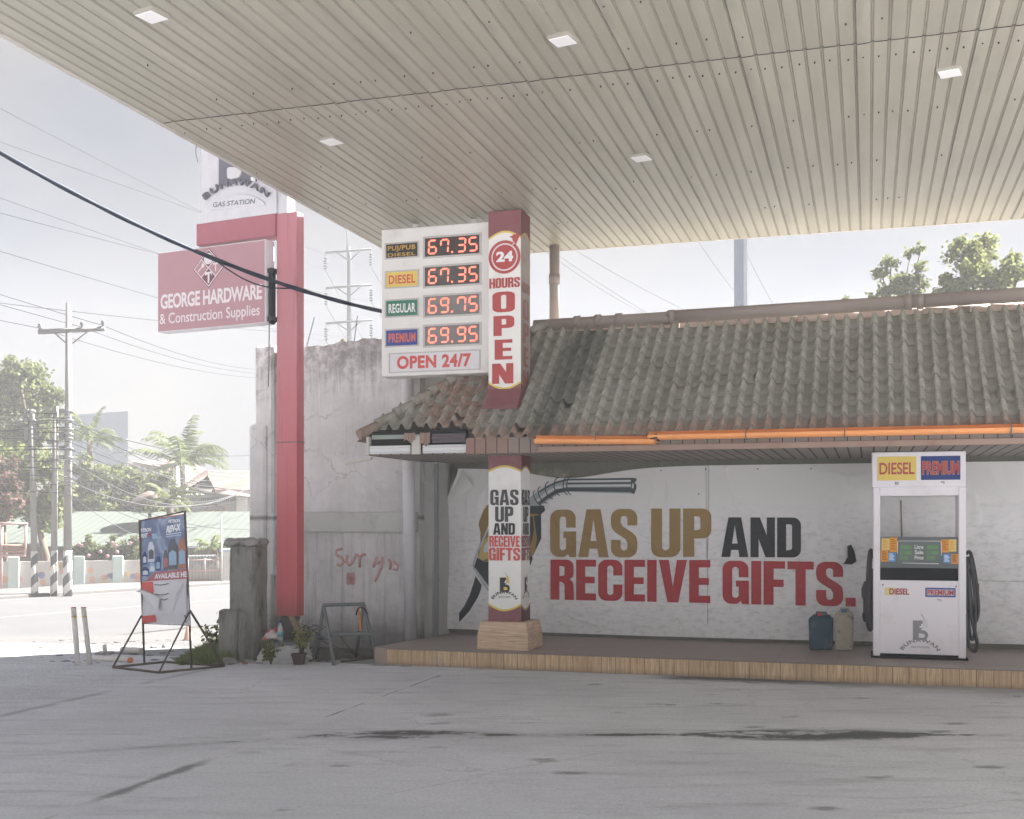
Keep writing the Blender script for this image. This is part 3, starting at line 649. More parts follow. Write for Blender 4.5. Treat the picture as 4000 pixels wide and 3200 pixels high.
# low broken gate pillar and stub beyond the wall end
gp = thing('broken_pillar', G(935, 2585), 'stained dark concrete gate pillar with crumbled cap at the wall end', 'pillar')
FR = frame(G(935, 2580), (CU, -SU)); k = dz(2580, 0)/F
m = MB(FR); h = (2580-2130)*k; m.box(-45*k, 60*k, 0, .34, -.1, h, b=.02); rough(m, .010); m.build('shaft', M['mossconc'], gp)
m = MB(FR)
for i in range(16): m.rock((-48*k+i*7.2*k, random.uniform(-.02, .3), h+.03), .075, (1, 1, random.uniform(.5, .9)), seed=i)
m.build('crumbled_cap', M['conc'], gp)
m = MB(FR); m.box(-60*k, 10*k, -.16, -.01, -.1, (2585-2385)*k, b=.02); m.box(10*k, 40*k, -.10, -.005, -.1, (2585-2390)*k, b=.02); rough(m, .008); m.build('stub', M['mossconc'], gp)
m = MB(FR); m.tube([(-66*k, -.05, 0), (-66*k, -.05, 180*k), (-60*k, -.05, 195*k)], .012, 6); m.build('wire_loop', M['steel'], gp)

# strip of soil and debris along the wall foot
m = MB(W); rd = random.Random(31); A_, B_ = [], []
for i in range(60):
    px = 885+i*10.0; A_.append(G(px, 2588+rd.uniform(-3, 7)-(6 if px > 1180 else 0)-(px > 1330)*8)); q_ = G(px, 2520); B_.append(q_)
V1 = [m.bm.verts.new(q_+Vector((0, 0, .008))) for q_ in A_]; V2 = [m.bm.verts.new(Vector((q_.x, q_.y, .02))) for q_ in B_]
for i in range(59): m.bm.faces.new((V1[i], V1[i+1], V2[i+1], V2[i]))
tag(m.build('soil_strip', M['soil']), kind='structure')
# ------------------------------------------------------------------ printed colours
K = {}
def pc(name, h, rough=.55, var=.06, **k): K[name] = mk(name, h, rough, var, 6, .3, bump=.05, **k); return K[name]
def vinyl(name, h1, h2, dirt, damt, seed=0.0):
    b = NB(name); c = b.co(); x, y, z = b.sep(c); u = x*CU-y*SU; n = b.noise(c, 1.3, 7, .66); n2 = b.noise(b.comb(u*4, 0.0, z*9), 2.2, 6, .7); fold = b.noise(b.comb(u*1.1+z*1.3+seed, z*.5-u*.5, 0.0), 2.0, 3, .4, dist=.8)
    col = b.mix(n, hexc(h1), hexc(h2)); col = b.mix(b.ss(n2, .5, .9)*damt*.22, col, hexc(dirt)); eave_shade = b.ss(z+(n-.5)*.5, .3, 1.05, 0.0, .3); col = b.mix(eave_shade, col, (.36, .345, .32)); rust = b.ss(b.noise(b.comb(u*7, 0.0, z*.45), 1.2, 5, .7), .62, .78)*.35  # upper banner greyed: shade of the eaves put into the colour
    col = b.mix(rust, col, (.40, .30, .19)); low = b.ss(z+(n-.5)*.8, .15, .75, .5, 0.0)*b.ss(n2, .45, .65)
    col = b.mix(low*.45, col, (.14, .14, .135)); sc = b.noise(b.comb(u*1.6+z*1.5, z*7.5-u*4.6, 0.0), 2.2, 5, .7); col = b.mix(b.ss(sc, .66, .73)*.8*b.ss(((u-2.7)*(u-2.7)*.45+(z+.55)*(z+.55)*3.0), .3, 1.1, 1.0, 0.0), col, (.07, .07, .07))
    wx = b.noise(c, .9, 3); cr_ = b.vor(b.comb(u*.8+z*.45+(wx-.5)*1.0, 0.0, z*.9-u*.3+(n-.5)*.25), 1.25, 'DISTANCE_TO_EDGE'); b.bump(fold*1.5+n*.12+b.ss(cr_, .0, .07, .55, 0.0), .30, .05); return b.fin(col, .5, .35)
def ink(name, h, amt=.25):
    b = NB(name); c = b.co(); x, y, z = b.sep(c); u = x*CU-y*SU; n = b.noise(c, 2.3, 7, .66); fold = b.noise(b.comb(u*1.1+z*1.3, z*.5-u*.5, 0.0), 2.0, 3, .4, dist=.8)
    base = hexc(h); col = b.mix(n, sc3(base, .85), sc3(base, 1.15)); col = b.mix(b.ss(b.noise(c, 9, 6, .7), .56, .75)*amt, col, (.33, .31, .28)); wx = b.noise(c, .9, 3); cr_ = b.vor(b.comb(u*.8+z*.45+(wx-.5)*1.0, 0.0, z*.9-u*.3+(n-.5)*.25), 1.25, 'DISTANCE_TO_EDGE'); b.bump(fold*1.5+n*.12+b.ss(cr_, .0, .07, .55, 0.0), .30, .05)
    return b.fin(col, .5, .35)
pc('framegrey', '#b9b6b4'); pc('white', '#dddbd9', dirt='#a8a39c', damt=.35); pc('whiter', '#e8e6e8'); pc('maroon', '#83545a', dirt='#9a8480', damt=.5, dscale=3); pc('yellowarc', '#d9bf62'); pc('wrapwhite', '#e6e4e2', dirt='#b0aaa4', damt=.4, dscale=2)
pc('grimywrap', '#94877f', dirt='#6e635e', damt=.6, dscale=4); pc('red', '#b04f4f'); pc('redpale', '#c75a55'); pc('blackink', '#2f3234'); pc('greyink', '#474a4c'); pc('dustred', '#8a5b57')
pc('gold', '#8d7440'); pc('goldlight', '#c2a866'); pc('chromedark', '#39444a', .35); pc('chrome', '#9aa3a6', .35); pc('chromelight', '#c9cdcd', .35); pc('hoseink', '#2a3338')
pc('plateyellow', '#dcc468'); pc('plategreen', '#3f7a66'); pc('plateblue', '#3d4f93'); pc('platedark', '#2a3436'); pc('amber', '#c59a4a'); pc('orangetext', '#d0725c'); pc('navy', '#243a78'); pc('silver', '#8d8a90', .4)
pc('signred', '#ad6f79', .45, dirt='#b08088', damt=.3); pc('posttred', '#ad4b51', .4, dirt='#93434a', damt=.4, dscale=2); pc('signgrey', '#75747f'); pc('signpale', '#d5d3d8', dirt='#b9b6b8', damt=.4); pc('hwred', '#b48c93', .5); pc('hwtext', '#e0d8dc'); pc('hwdark', '#77505c')
M['vinyl'] = vinyl('white_banner_vinyl', '#dcdad9', '#ecebed', '#a39e95', .55)
M['inkgold'] = ink('gold_print', '#957844'); M['inkblack'] = ink('black_print', '#12181d', .1); M['inkred'] = ink('red_print', '#ab2731', .18)
def glare_red():
    b = NB('glare_paled_red_paint'); c = b.co(); x, y, z = b.sep(c); n = b.noise(c, 2.2, 7, .65); st = b.noise(b.comb(x*9, y*9, z*.6), 1.5, 6, .65)
    col = b.mix(b.ss(z+(n-.5)*1.6, 1.0, 4.2), hexc('#ba5b5f'), hexc('#bd8089')); col = b.mix(b.ss(st, .5, .72)*.35, col, hexc('#8d4145'))  # paler with height: veil of glare painted into the red
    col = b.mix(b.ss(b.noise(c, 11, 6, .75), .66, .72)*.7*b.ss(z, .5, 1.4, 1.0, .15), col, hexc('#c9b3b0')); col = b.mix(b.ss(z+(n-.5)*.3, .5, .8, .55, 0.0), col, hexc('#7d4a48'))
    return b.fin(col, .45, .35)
K['posttred'] = glare_red()
# ------------------------------------------------------------------ printed banner on the back wall
BV = 13.79
bn = thing('wall_banner', ST(-5.0, BV, 1.2), 'long dirty white vinyl banner reading GAS UP AND RECEIVE GIFTS on the wall', 'banner')
def BP(px, py, l=0): u, z = onv(px, py, BV); return (u, BV-.003*l-.004, z)
Z5 = lambda x, y, l=1: BP(1720+.3942*x, 1820+.3942*y, l)
lu = [(1746, 2468), (1752, 2300), (1738, 2180), (1733, 2090), (1742, 1970), (1806, 1828)]
le = [onv(*q, BV) for q in lu]
def leftedge(z):
    for (a, b), (c, d) in zip(le, le[1:]):
        if b <= z <= d: return a+(c-a)*(z-b)/(d-b)
    return le[0][0] if z < le[0][1] else le[-1][0]
zb0 = le[0][1]; zt = 2.235
def bsurf(a, b):
    z0 = .235-.02*sin(a*7); zz = z0+(zt+.03*sin(a*11)*0-(.06*exp(-((a-.12)/.06)**2))-z0)*b
    ul_ = leftedge(min(max(zz, zb0), 2.2)); u = ul_+(8.0-ul_)*a
    curl = max(0, 1-(u-ul_)/.22); v = BV-.09*curl*curl*(.5+.5*sin(zz*3+1)) if a < .12 else BV
    e = 0
    for hx, sl_, wd_ in ((-4.4, .35, .05), (-3.2, -.5, .06), (-2.35, .55, .05), (-1.75, -.15, .04), (-1.7, .75, .06), (-1.65, -.75, .07), (.2, .3, .06), (1.6, -.4, .06)):
        e += .0045*exp(-((u-hx-sl_*(2.2-zz))/wd_)**2)*min(1, max(0, (zz-.25)*1.2))
    v -= min(.0042, e)+.0*zz
    if b > .9: v += 0
    return (u, v, zz-.075*b*exp(-((u+3.55)/.55)**2))
m = MB(ST); m.grid(bsurf, 420, 24); m.build('banner_sheet', M['vinyl'], bn)
m = MB(ST); fl = [(1806, 1828), (1848, 1898), (1795, 1945), (1742, 1972)]
A = [onv(x, y, BV-.05) for x, y in fl]; m.grid(lambda a, b: ((A[3][0]*(1-a)+A[2][0]*a)*(1-b)+(A[0][0]*(1-a)+A[1][0]*a)*b, BV-.055-.035*sin(a*3)*b, (A[3][1]*(1-a)+A[2][1]*a)*(1-b)+(A[0][1]*(1-a)+A[1][1]*a)*b), 6, 6)
m.build('folded_corner', M['vinyl'], bn)
def word(s, box, mat, name='lettering', l=1, par=None, geo=None):
    xl, yt, xr, yb, yt2, yb2 = box; a = BP(xl, yb, 2); b_ = BP(xr, yb2, 2); c = BP(xl, yt, 2); d = BP(xr, yt2, 2)
    m = MB(ST); m.geo(geo or imp(s), lambda p, q: tuple((a[i]*(1-p)+b_[i]*p)*(1-q)+(c[i]*(1-p)+d[i]*p)*q for i in range(3)))
    return m.build(name, mat, par or bn)
word('GAS', (2150, 1992, 2490, 2176, 1988, 2178), M['inkgold']); word('UP', (2544, 1987, 2779, 2178, 1987, 2174), M['inkgold'])
word('AND', (2818, 2021, 3129, 2176, 2022, 2178), M['inkblack']); word('RECEIVE', (2151, 2186, 2775, 2342, 2188, 2356), M['inkred']); word('GIFTS.', (2823, 2190, 3342, 2358, 2196, 2370), M['inkred'])
# the printed fuel nozzle
def pol(lst, mat, l): 
    m = MB(ST); m.face([Z5(x, y, l) for x, y in lst]); return m
art = []
def art_add(lst, k, l): art.append((lst, k, l))
art_add([(1250, 128), (1920, 118), (1940, 150), (1930, 270), (1895, 275), (1250, 258), (1180, 275), (1100, 320), (1010, 385), (950, 430), (860, 470), (860, 330), (905, 300), (960, 262), (1040, 205), (1130, 160)], 'chrome', 1)
art_add([(1255, 130), (1920, 120), (1922, 138), (1255, 146), (1150, 176), (1060, 222), (985, 268), (975, 256), (1055, 205), (1150, 158)], 'chromedark', 2)
art_add([(1262, 168), (1900, 160), (1900, 178), (1262, 184)], 'chromedark', 2); art_add([(1262, 146), (1900, 140), (1900, 158), (1262, 165)], 'chromelight', 2)
art_add([(1262, 215), (1895, 212), (1895, 262), (1262, 250), (1160, 272), (1060, 330), (985, 388), (965, 372), (1050, 300), (1150, 236)], 'chromedark', 2)
art_add([(1262, 190), (1890, 186), (1890, 204), (1262, 208), (1150, 228), (1050, 290), (960, 360), (950, 345), (1040, 270), (1145, 205)], 'chromelight', 3)
art_add([(1890, 140), (1945, 118), (1945, 150), (1925, 160), (1925, 175), (1945, 185), (1945, 225), (1922, 280), (1895, 272)], 'chromedark', 3)
art_add([(1905, 175), (1920, 178), (1918, 225), (1900, 220)], 'chromelight', 4)
def ring(cx, cy, rx, ry, tilt, k):
    o, i_ = [], []
    for g in range(0, 200, 20):
        t = radians(80+g); dx, dy = rx*cos(t), -ry*sin(t); o.append((cx+dx*cos(tilt)-dy*sin(tilt), cy+dx*sin(tilt)+dy*cos(tilt)))
        dx, dy = (rx-11)*cos(t), -(ry-9)*sin(t); i_.append((cx+dx*cos(tilt)-dy*sin(tilt), cy+dx*sin(tilt)+dy*cos(tilt)))
    art_add(o+i_[::-1], k, 4)
for cx, cy, rx, ry, t in ((1305, 198, 55, 97, -.05), (1270, 198, 55, 97, -.05), (1185, 205, 60, 95, -.12), (1100, 242, 58, 92, -.35), (1030, 288, 52, 95, -.5), (985, 325, 44, 95, -.6)): ring(cx, cy, rx, ry, t, 'chromedark')
art_add([(860, 400), (1030, 395), (1042, 440), (1002, 480), (860, 470)], 'hoseink', 2)
art_add([(860, 452), (1000, 462), (1002, 720), (925, 885), (860, 905)], 'gold', 1); art_add([(930, 500), (1000, 478), (1002, 720), (940, 850), (960, 720)], 'hoseink', 2); art_add([(860, 500), (920, 505), (930, 640), (900, 780), (860, 800)], 'hoseink', 2)
art_add([(860, 890), (912, 890), (918, 920), (895, 985), (860, 1010)], 'hoseink', 2)
art_add([(520, 370), (470, 385), (430, 440), (388, 545), (382, 585), (400, 660), (398, 760), (372, 900), (440, 948), (520, 948)], 'gold', 1)
art_add([(520, 690), (470, 705), (415, 760), (380, 905), (425, 935), (520, 900)], 'goldlight', 2); art_add([(520, 720), (480, 735), (440, 790), (430, 860), (520, 850)], 'chromelight', 3)
art_add([(368, 908), (440, 950), (520, 948), (520, 1260), (470, 1230), (335, 1010)], 'hoseink', 2)
art_add([(520, 510), (478, 590), (352, 880), (322, 985), (332, 1015), (345, 1008), (342, 985), (366, 890), (482, 640), (520, 560)], 'chrome', 4)
art_add([(520, 530), (478, 608), (356, 890), (330, 985), (338, 988), (362, 890), (480, 625), (520, 548)], 'chromelight', 5)
art_add([(328, 1018), (350, 1008), (475, 1175), (520, 1230), (520, 1275), (470, 1232)], 'chrome', 4); art_add([(336, 1020), (344, 1014), (475, 1192), (520, 1245), (520, 1255), (470, 1210)], 'chromelight', 5)
art_add([(350, 1090), (410, 1180), (404, 1225), (375, 1300), (290, 1440), (175, 1565), (72, 1652), (80, 1582), (150, 1505), (238, 1390), (292, 1280), (330, 1165)], 'hoseink', 1)
names = sorted({k for _, k, _ in art}); m = MB(ST)
for lst, k, l in art: m.face([Z5(x, y, l) for x, y in lst], names.index(k))
m.build('nozzle_picture', [K[k] for k in names], bn)
m = MB(ST); a = BP(3308, 2150); m.grid(lambda p, q: (a[0]-.085+.10*p-.02*q, BV-.006-.045*sin(pi*p)*sin(pi*q)**.7, a[2]-.17+.24*q), 10, 12); m.build('torn_bulge', M['vinyl'], bn)
m = MB(ST); m.face([BP(3312+x, 2155+y, 8) for x, y in ((-2, -22), (12, -28), (26, -2), (34, 38), (16, 50), (-18, 48), (0, 20))]); m.build('torn_hole', M['dark'], bn)
def seam(pts, name, mat, r=.004):
    m = MB(ST); m.tube([BP(x, y, 1) for x, y in pts], r, 5); m.build(name, mat, bn)
rl = mk('rust_line', hexc('#8a7458'), .8, .2, 20); gl_ = mk('grey_seam', hexc('#8d8b89'), .8, .1)
seam([(2757, 1800), (2760, 2000), (2761, 2180)], 'seam_line', gl_, .0022); seam([(2769, 1800), (2768, 2010), (2764, 2200), (2765, 2440)], 'seam_line', rl, .0026)
seam([(3519, 1955), (3521, 2040), (3523, 2100)], 'rust_run', rl, .007); seam([(3815, 2268), (3900, 2270), (4010, 2273)], 'seam_line', gl_, .002); seam([(2150, 2075), (2152, 2118)], 'rust_run', rl, .005)
for i_, (x, y) in enumerate(((2583, 1838), (2757, 1832), (2960, 1832), (3168, 1831), (2730, 1930))): m = MB(ST); a = BP(x, y, 2); m.face([(a[0]+.009*cos(k*pi/4), a[1], a[2]+.009*sin(k*pi/4)) for k in range(8)]); m.build('eyelet', M['dark'], bn)
# ------------------------------------------------------------------ price column
CV = 12.24
cu0 = onv(1908, 2430, CV)[0]; cu1 = onv(2035, 2430, CV)[0]; CW = cu1-cu0; CD = .355; ucm = (cu0+cu1)/2
cl = thing('price_column', ST(ucm, CV+CD/2, .18), 'square canopy column wrapped in white and maroon printed vinyl on a tiled base', 'column')
m = MB(ST); m.box(cu0, cu1, CV, CV+CD, .40, 4.985, b=.006); m.build('shaft', [K['wrapwhite']], cl)
pz = onv(1960, 2430, CV-.06)[1]; q0 = onv(1863, 2540, CV-.1)[0]; q1 = onv(2063, 2540, CV-.1)[0]; hw = (q1-q0)/2; pu = (q0+q1)/2; pv = CV-.1+hw
m = MB(ST)
def fr(z0, z1, h0, h1): m.hexa([(pu-h0, pv-h0, z0), (pu+h0, pv-h0, z0), (pu+h0, pv+h0, z0), (pu-h0, pv+h0, z0), (pu-h1, pv-h1, z1), (pu+h1, pv-h1, z1), (pu+h1, pv+h1, z1), (pu-h1, pv+h1, z1)], b=.004)
fr(.18, .33, hw, hw); fr(.331, pz, hw, hw*.9); m.build('pedestal', M['woodtile'], cl)
# wrap drawings on the front and on the right-hand face
zc = lambda py: onv(1970, py, CV)[1]
def fpt(face, a, z, l):                        # a 0..1 across the face
    return (cu0+CW*a, CV-.002*l, z) if face == 0 else (cu1+.002*l, CV+CD*a, z)
def wrap(face, mats):
    red, yel = mats; o = .003
    def band(z0, z1e, z1m, name):              # maroon field with an arched inner edge, and its yellow line
        arcp = [(i/16, z1e+(z1m-z1e)*sin(pi*i/16)) for i in range(17)]
        m = MB(ST); m.face([fpt(face, 0, z0, 1), fpt(face, 1, z0, 1)]+[fpt(face, a, z, 1) for a, z in arcp[::-1]]); m.build(name, red, cl)
        s = .022 if z1e > z0 else -.022
        m = MB(ST); m.face([fpt(face, a, z, 2) for a, z in arcp]+[fpt(face, a, z+s, 2) for a, z in arcp[::-1]]); m.build('yellow_arch', yel, cl)
    band(zc(2432), zc(2365), zc(2388), 'maroon_band'); band(zc(1740), zc(1838), zc(1818), 'maroon_band')
    band(zc(1630), zc(1498), zc(1522), 'maroon_band'); band(4.984, zc(928), zc(902), 'maroon_band')
wrap(0, (K['maroon'], K['yellowarc'])); wrap(1, (pc('shade_maroon', '#5f3034', dirt='#7a625e', damt=.5), pc('shade_yellow', '#a98f52')))  # side-face maroon and yellow darkened: its shade put into the colours
m = MB(ST); m.face([fpt(1, a, z, .5) for a, z in ((0, 2.9), (1, 2.9), (1, 4.98), (0, 4.98))]); m.build('grimy_side', K['grimywrap'], cl)
def fw(face, s, a0, a1, y0, y1, mat, l=3, geo=None, name='lettering'):
    zt_, zb_ = zc(y0), zc(y1); m = MB(ST); m.geo(geo or imp(s), lambda a, b: fpt(face, a0+(a1-a0)*a, zb_+(zt_-zb_)*b, l)); return m.build(name, mat, cl)
rows = [('GAS', .06, .93, 1913, 1974, 'greyink'), ('UP', .21, .77, 1979, 2039, 'greyink'), ('AND', .15, .82, 2044, 2089, 'blackink'), ('RECEIVE', .03, .97, 2094, 2136, 'redpale'), ('GIFTS', .0, .99, 2140, 2190, 'redpale')]
for f_ in (0, 1):
    for s, a0, a1, y0, y1, k in rows: fw(f_, s, max(a0, .02), min(a1, .98), y0, y1, K[k] if f_ == 0 else K['dustred' if 'red' in k else 'greyink'])
fw(0, 'HOURS', .03, .97, 1086, 1125, K['red'])
for ch, y0, y1, a0, a1 in (('O', 1140, 1220, .13, .82), ('P', 1234, 1312, .16, .80), ('E', 1327, 1405, .2, .74), ('N', 1420, 1499, .12, .77)):
    fw(0, ch, a0, a1, y0, y1, K['red']); fw(1, ch, a0+.05, a1, y0+25, y1+25, K['dustred'])
fw(1, 'HOURS', .05, .95, 1100, 1140, K['dustred'])
zc0 = (zc(935)+zc(1075))/2; uc = (cu0+cu1)/2; rr = CW*.49
def dr(r, v, k, name, a0=0, a1=360, hole=None, n=36):
    m = MB(ST)
    if hole is None: m.face([(uc+r*cos(2*pi*i/n), v, zc0+r*sin(2*pi*i/n)) for i in range(n)])
    else:
        A = [(radians(a0+(a1-a0)*i/n)) for i in range(n+1)]
        for g, h in zip(A, A[1:]): m.face([(uc+r*cos(g), v, zc0+r*sin(g)), (uc+r*cos(h), v, zc0+r*sin(h)), (uc+hole*cos(h), v, zc0+hole*sin(h)), (uc+hole*cos(g), v, zc0+hole*sin(g))])
    return m
m = dr(rr, CV-.006, 0, '', 55, 412, rr*.83)
g = radians(55); m.face([(uc+rr*.5, CV-.006, zc0+rr*.98), (uc+rr*.52, CV-.006, zc0+rr*1.32), (uc+rr*.98, CV-.006, zc0+rr*1.30), (uc+rr*.72, CV-.006, zc0+rr*.7)])
m.face([(uc+rr*.30, CV-.0062, zc0+rr*1.2), (uc+rr*.86, CV-.0062, zc0+rr*1.36), (uc+rr*.82, CV-.0062, zc0+rr*.92)])
m.build('arrow_ring', K['red'], cl)
dr(rr*.74, CV-.006, 0, '').build('red_disc', K['red'], cl)
m = MB(ST); m.geo(tx('24', .045), flat(uc-rr*.52, uc+rr*.55, zc0-rr*.28, zc0+rr*.34, CV-.009)); m.build('lettering', K['whiter'], cl)
zr = zc(1605); m = MB(ST)
m.face([(cu0-.004, CV-.005, zr+.24), (cu1+.006, CV-.005, zr+.24), (cu1+.02, CV-.215, zr-.005), (cu0-.002, CV-.235, zr+.005)]); m.face([(cu1+.006, CV-.005, zr+.24), (cu1+.006, CV+CD, zr+.36), (cu1+.012, CV+CD, zr+.22), (cu1+.02, CV-.215, zr-.005)])
m.build('wrap_skirt', K['maroon'], cl)
# business emblem: heavy B with a nozzle, arched name
def emblem(par, o, ux, w, cols, raised=0.0):
    """o(a,b,l): point at a (across, -.5...5) and b (up), in emblem widths"""
    dark, yel, txt = cols
    def f(lst, k, l):
        m = MB(lambda x, y, z: Vector((x, y, z))); m.face([o(a, b, l) for a, b in lst]); return m.build(k[0], k[1], par)
    Bp = [(-.34, .0), (.12, .0)]+[(.12+.26*cos(radians(g)), .25+.25*sin(radians(g))) for g in range(-85, 100, 18)]+[(.06, .5), (.06, .57), (.16, .6), (.16, .98), (-.34, .98)]
    f(Bp, ('emblem_letter', dark), 1)
    f([(-.02, .62), (.15, .62), (.15, .82), (.06, .82), (.06, .70), (-.02, .70)], ('emblem_cut', K['whiter']), 2)
    f([(-.06, .12), (.12, .12)]+[(.12+.11*cos(radians(g)), .22+.11*sin(radians(g))) for g in range(-70, 90, 20)]+[(-.06, .34)], ('emblem_bowl', yel), 2)
    f([(.16, .70), (.34, .58), (.38, .62), (.30, .98), (.16, 1.12), (.10, 1.02)], ('emblem_nozzle', yel), 3)
    f([(.20, 1.02), (.24, 1.02), (.08, 1.30), (.02, 1.32), (.10, 1.22)], ('emblem_spout', dark), 3)
    def am(a, b): g = radians(152-124*a); r = .90+.20*b; return o(r*cos(g), -.92+r*sin(g)*.92, 3)
    m = MB(W); m.geo(tx('BUNAWAN', .04, sp=1.12), am); m.build('lettering', txt, par)
    m = MB(W); m.geo(tx('GAS STATION', .01), lambda a, b: o(-.42+.84*a, -.40+.10*b, 3)); m.build('lettering', txt, par)
ez = zc(2312); ew = CW*.42
emblem(cl, lambda a, b, l: ST(uc+a*ew*1.02, CV-.002*l-.002, ez+b*ew*1.02), None, ew, (K['blackink'], K['plateyellow'], K['greyink']))
vc_ = CV+CD/2
emblem(cl, lambda a, b, l: ST(cu1+.002*l+.002, vc_+a*ew*.9, ez+b*ew), None, ew, (K['greyink'], K['dustred'], K['greyink']))
# ------------------------------------------------------------------ LED price sign
SV = 12.33
sg = thing('price_sign', ST(-4.6, SV+.1, 3.2), 'white box sign with four red LED fuel prices hung beside the column', 'price sign')
Z1 = lambda x, y: (1400+.4926*x, 800+.4926*y)
def bx_(x0, y0, x1, y1, v=None):               # left-edge top / bottom pixels of a panel on the sign face
    v = SV if v is None else v
    a = onv(*Z1(x0, y0), v); b_ = onv(*Z1(x0, y1), v); c = onv(Z1(x1, y0)[0], Z1(x0, y0)[1], v); return a[0], c[0], b_[1], a[1]
u0, u1, z0, z1 = bx_(183, 200, 1020, 1365); u1 = cu0-.008
led = mk('led_segment', (.9, .2, .13), .5, 0, bump=0, emit=((1.0, .20, .13), .24))
m = MB(ST); m.box(u0, u1, SV, SV+.26, z0, z1, b=.008); m.build('cabinet', K['white'], sg)
for x in (u0+.3, u1-.3): m = MB(ST); m.box(x, x+.06, SV+.21, SV+.25, z1, 5.0); m.build('hanger', K['white'], sg)
def panel(x0, yt, yb, x1, mat, name, fr_=.018, glossy=None):
    a, b_, c, d = bx_(x0, yt, x1, yb); m = MB(ST); o = fr_
    m.box(a-o, b_+o, SV-.012, SV+.004, d, d+o); m.box(a-o, b_+o, SV-.012, SV+.004, c-o, c); m.box(a-o, a, SV-.012, SV+.004, c, d); m.box(b_, b_+o, SV-.012, SV+.004, c, d)
    m.build(name+'_frame', K['framegrey'], sg); m = MB(ST); m.box(a, b_, SV-.003, SV+.004, c, d); p = m.build(name, mat, sg); return a, b_, c, d, p
SEG = {'0': 'abcdef', '6': 'acdefg', '7': 'abcf', '3': 'abcdg', '5': 'acdfg', '9': 'abcdfg', '1': 'bc'}
def seven(m, ch, u, z, w, h, v):
    t = w*.19; g = w*.05; sl = .10*h/w
    def hb(zc_): return [(g+t*.5, zc_), (g+t, zc_+t/2), (w-g-t, zc_+t/2), (w-g-t*.5, zc_), (w-g-t, zc_-t/2), (g+t, zc_-t/2)]
    def vb(x, za, zb): return [(x, za+g), (x+t/2, za+g+t/2), (x+t/2, zb-g-t/2), (x, zb-g), (x-t/2, zb-g-t/2), (x-t/2, za+g+t/2)]
    S = {'a': hb(h-t/2), 'g': hb(h/2), 'd': hb(t/2), 'f': vb(t/2, h/2, h-t*.3), 'b': vb(w-t/2, h/2, h-t*.3), 'e': vb(t/2, t*.3, h/2), 'c': vb(w-t/2, t*.3, h/2)}
    for s in SEG[ch]: m.face([(u+x+(y-h/2)*.06, v, z+y) for x, y in S[s]])
rows = [((300, 425), (270, 415), 'PUJ/PUB', 'platedark', 'amber', '67.35'), ((540, 658), (500, 650), 'DIESEL', 'plateyellow', 'redpale', '67.35'), ((766, 888), (732, 885), 'REGULAR', 'plategreen', 'whiter', '69.75'), ((1000, 1122), (967, 1120), 'PREMIUM', 'plateblue', 'orangetext', '69.95')]
dsp = [mk('led_screen', (.055, .045, .045), .25, .3, 3, .5, bump=0), mk('led_screen_part_reflection', (.085, .075, .075), .2, .5, 3, .5, bump=0, dirt=(.26, .24, .23), damt=.7, dscale=4), mk('led_screen_reflection', (.20, .185, .185), .25, .3, 4, .5, bump=0)]  # greyer, patchy screens: reflections put into the base colour
for i, ((a0, a1), (b0, b1), s, pl, inkc, pr_) in enumerate(rows):
    if i == 0: a0 = 318
    a, b_, c, d, p = panel(222, a0, a1, 471, K[pl], 'grade_panel', .016); w = b_-a; h = d-c
    m = MB(ST)
    if i == 0:
        m.geo(tx('PUJ/PUB', .02, sp=1.1), flat(a+w*.05, b_-w*.07, c+h*.42, d-h*.12, SV-.006)); m.geo(tx('DIESEL', .015, sp=1.1), flat(a+w*.05, b_-w*.07, c+h*.08, c+h*.33, SV-.006))
    else: m.geo(tx(s, .025 if i < 3 else .03, sp=1.08), flat(a+w*.08, b_-w*.07, c+h*.2, d-h*.2, SV-.006))
    m.build('lettering', K[inkc], p)
    a, b_, c, d, p = panel(528, b0, b1, 962, dsp[min(i, 2)], 'price_display', .02); w = b_-a; h = d-c
    m = MB(ST); dw = w*.165; dh = h*.80; zz = c+h*.11; vv = SV-.006
    for ch, x in zip(pr_.replace('.', ''), (.05, .27, .58, .79)): m = MB(ST); seven(m, ch, a+w*x+w*.01, zz, dw, dh, vv); m.build('led_digit', led, p)
    m = MB(ST); m.box(a+w*.485, a+w*.52, vv-.001, vv, zz, zz+h*.10); m.build('led_point', led, p)
a, b_, c, d, p = panel(252, 1188, 1328, 960, K['signpale'], 'open_panel', .012); w = b_-a; h = d-c
m = MB(ST); m.geo(tx('OPEN 24/7', .04, sp=1.08), flat(a+w*.08, b_-w*.09, c+h*.13, d-h*.12, SV-.006)); m.build('lettering', K['redpale'], p)
# ------------------------------------------------------------------ red roadside sign post with two box signs
NS_ = Vector((.434, .901, 0)).normalized(); UX = Vector((.901, -.434, 0)).normalized()
O_ = P(1080, 2405, 13.2); O_.z = 0; FS = frame(O_, UX)
def so(px, py, off=0.0):                       # sign-frame (a, z) of a pixel on the plane b=off
    q = onplane(px, py, O_+NS_*off, NS_); dlt = q-O_; return dlt.dot(UX), q.z
sp = thing('sign_post', O_, 'tall red square steel sign post standing before the concrete wall', 'sign post')
pw = so(1159, 2000)[0]; ztop = so(1080, 836)[1]; zbot = so(1080, 2405)[1]
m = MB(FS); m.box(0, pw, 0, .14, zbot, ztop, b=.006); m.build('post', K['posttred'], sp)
m = MB(FS); zj = so(1100, 1730)[1]; m.box(-.002, pw+.002, -.002, .142, zj, zj+.012); m.build('post_joint', M['steel'], sp)
ax0 = so(773, 900)[0]; az1 = so(1000, 847)[1]; az0 = so(1000, 933)[1]
m = MB(FS); m.box(ax0, -.002, -.03, .17, az0, az1, b=.006); m.build('arm', K['signred'], sp)
m = MB(FS)
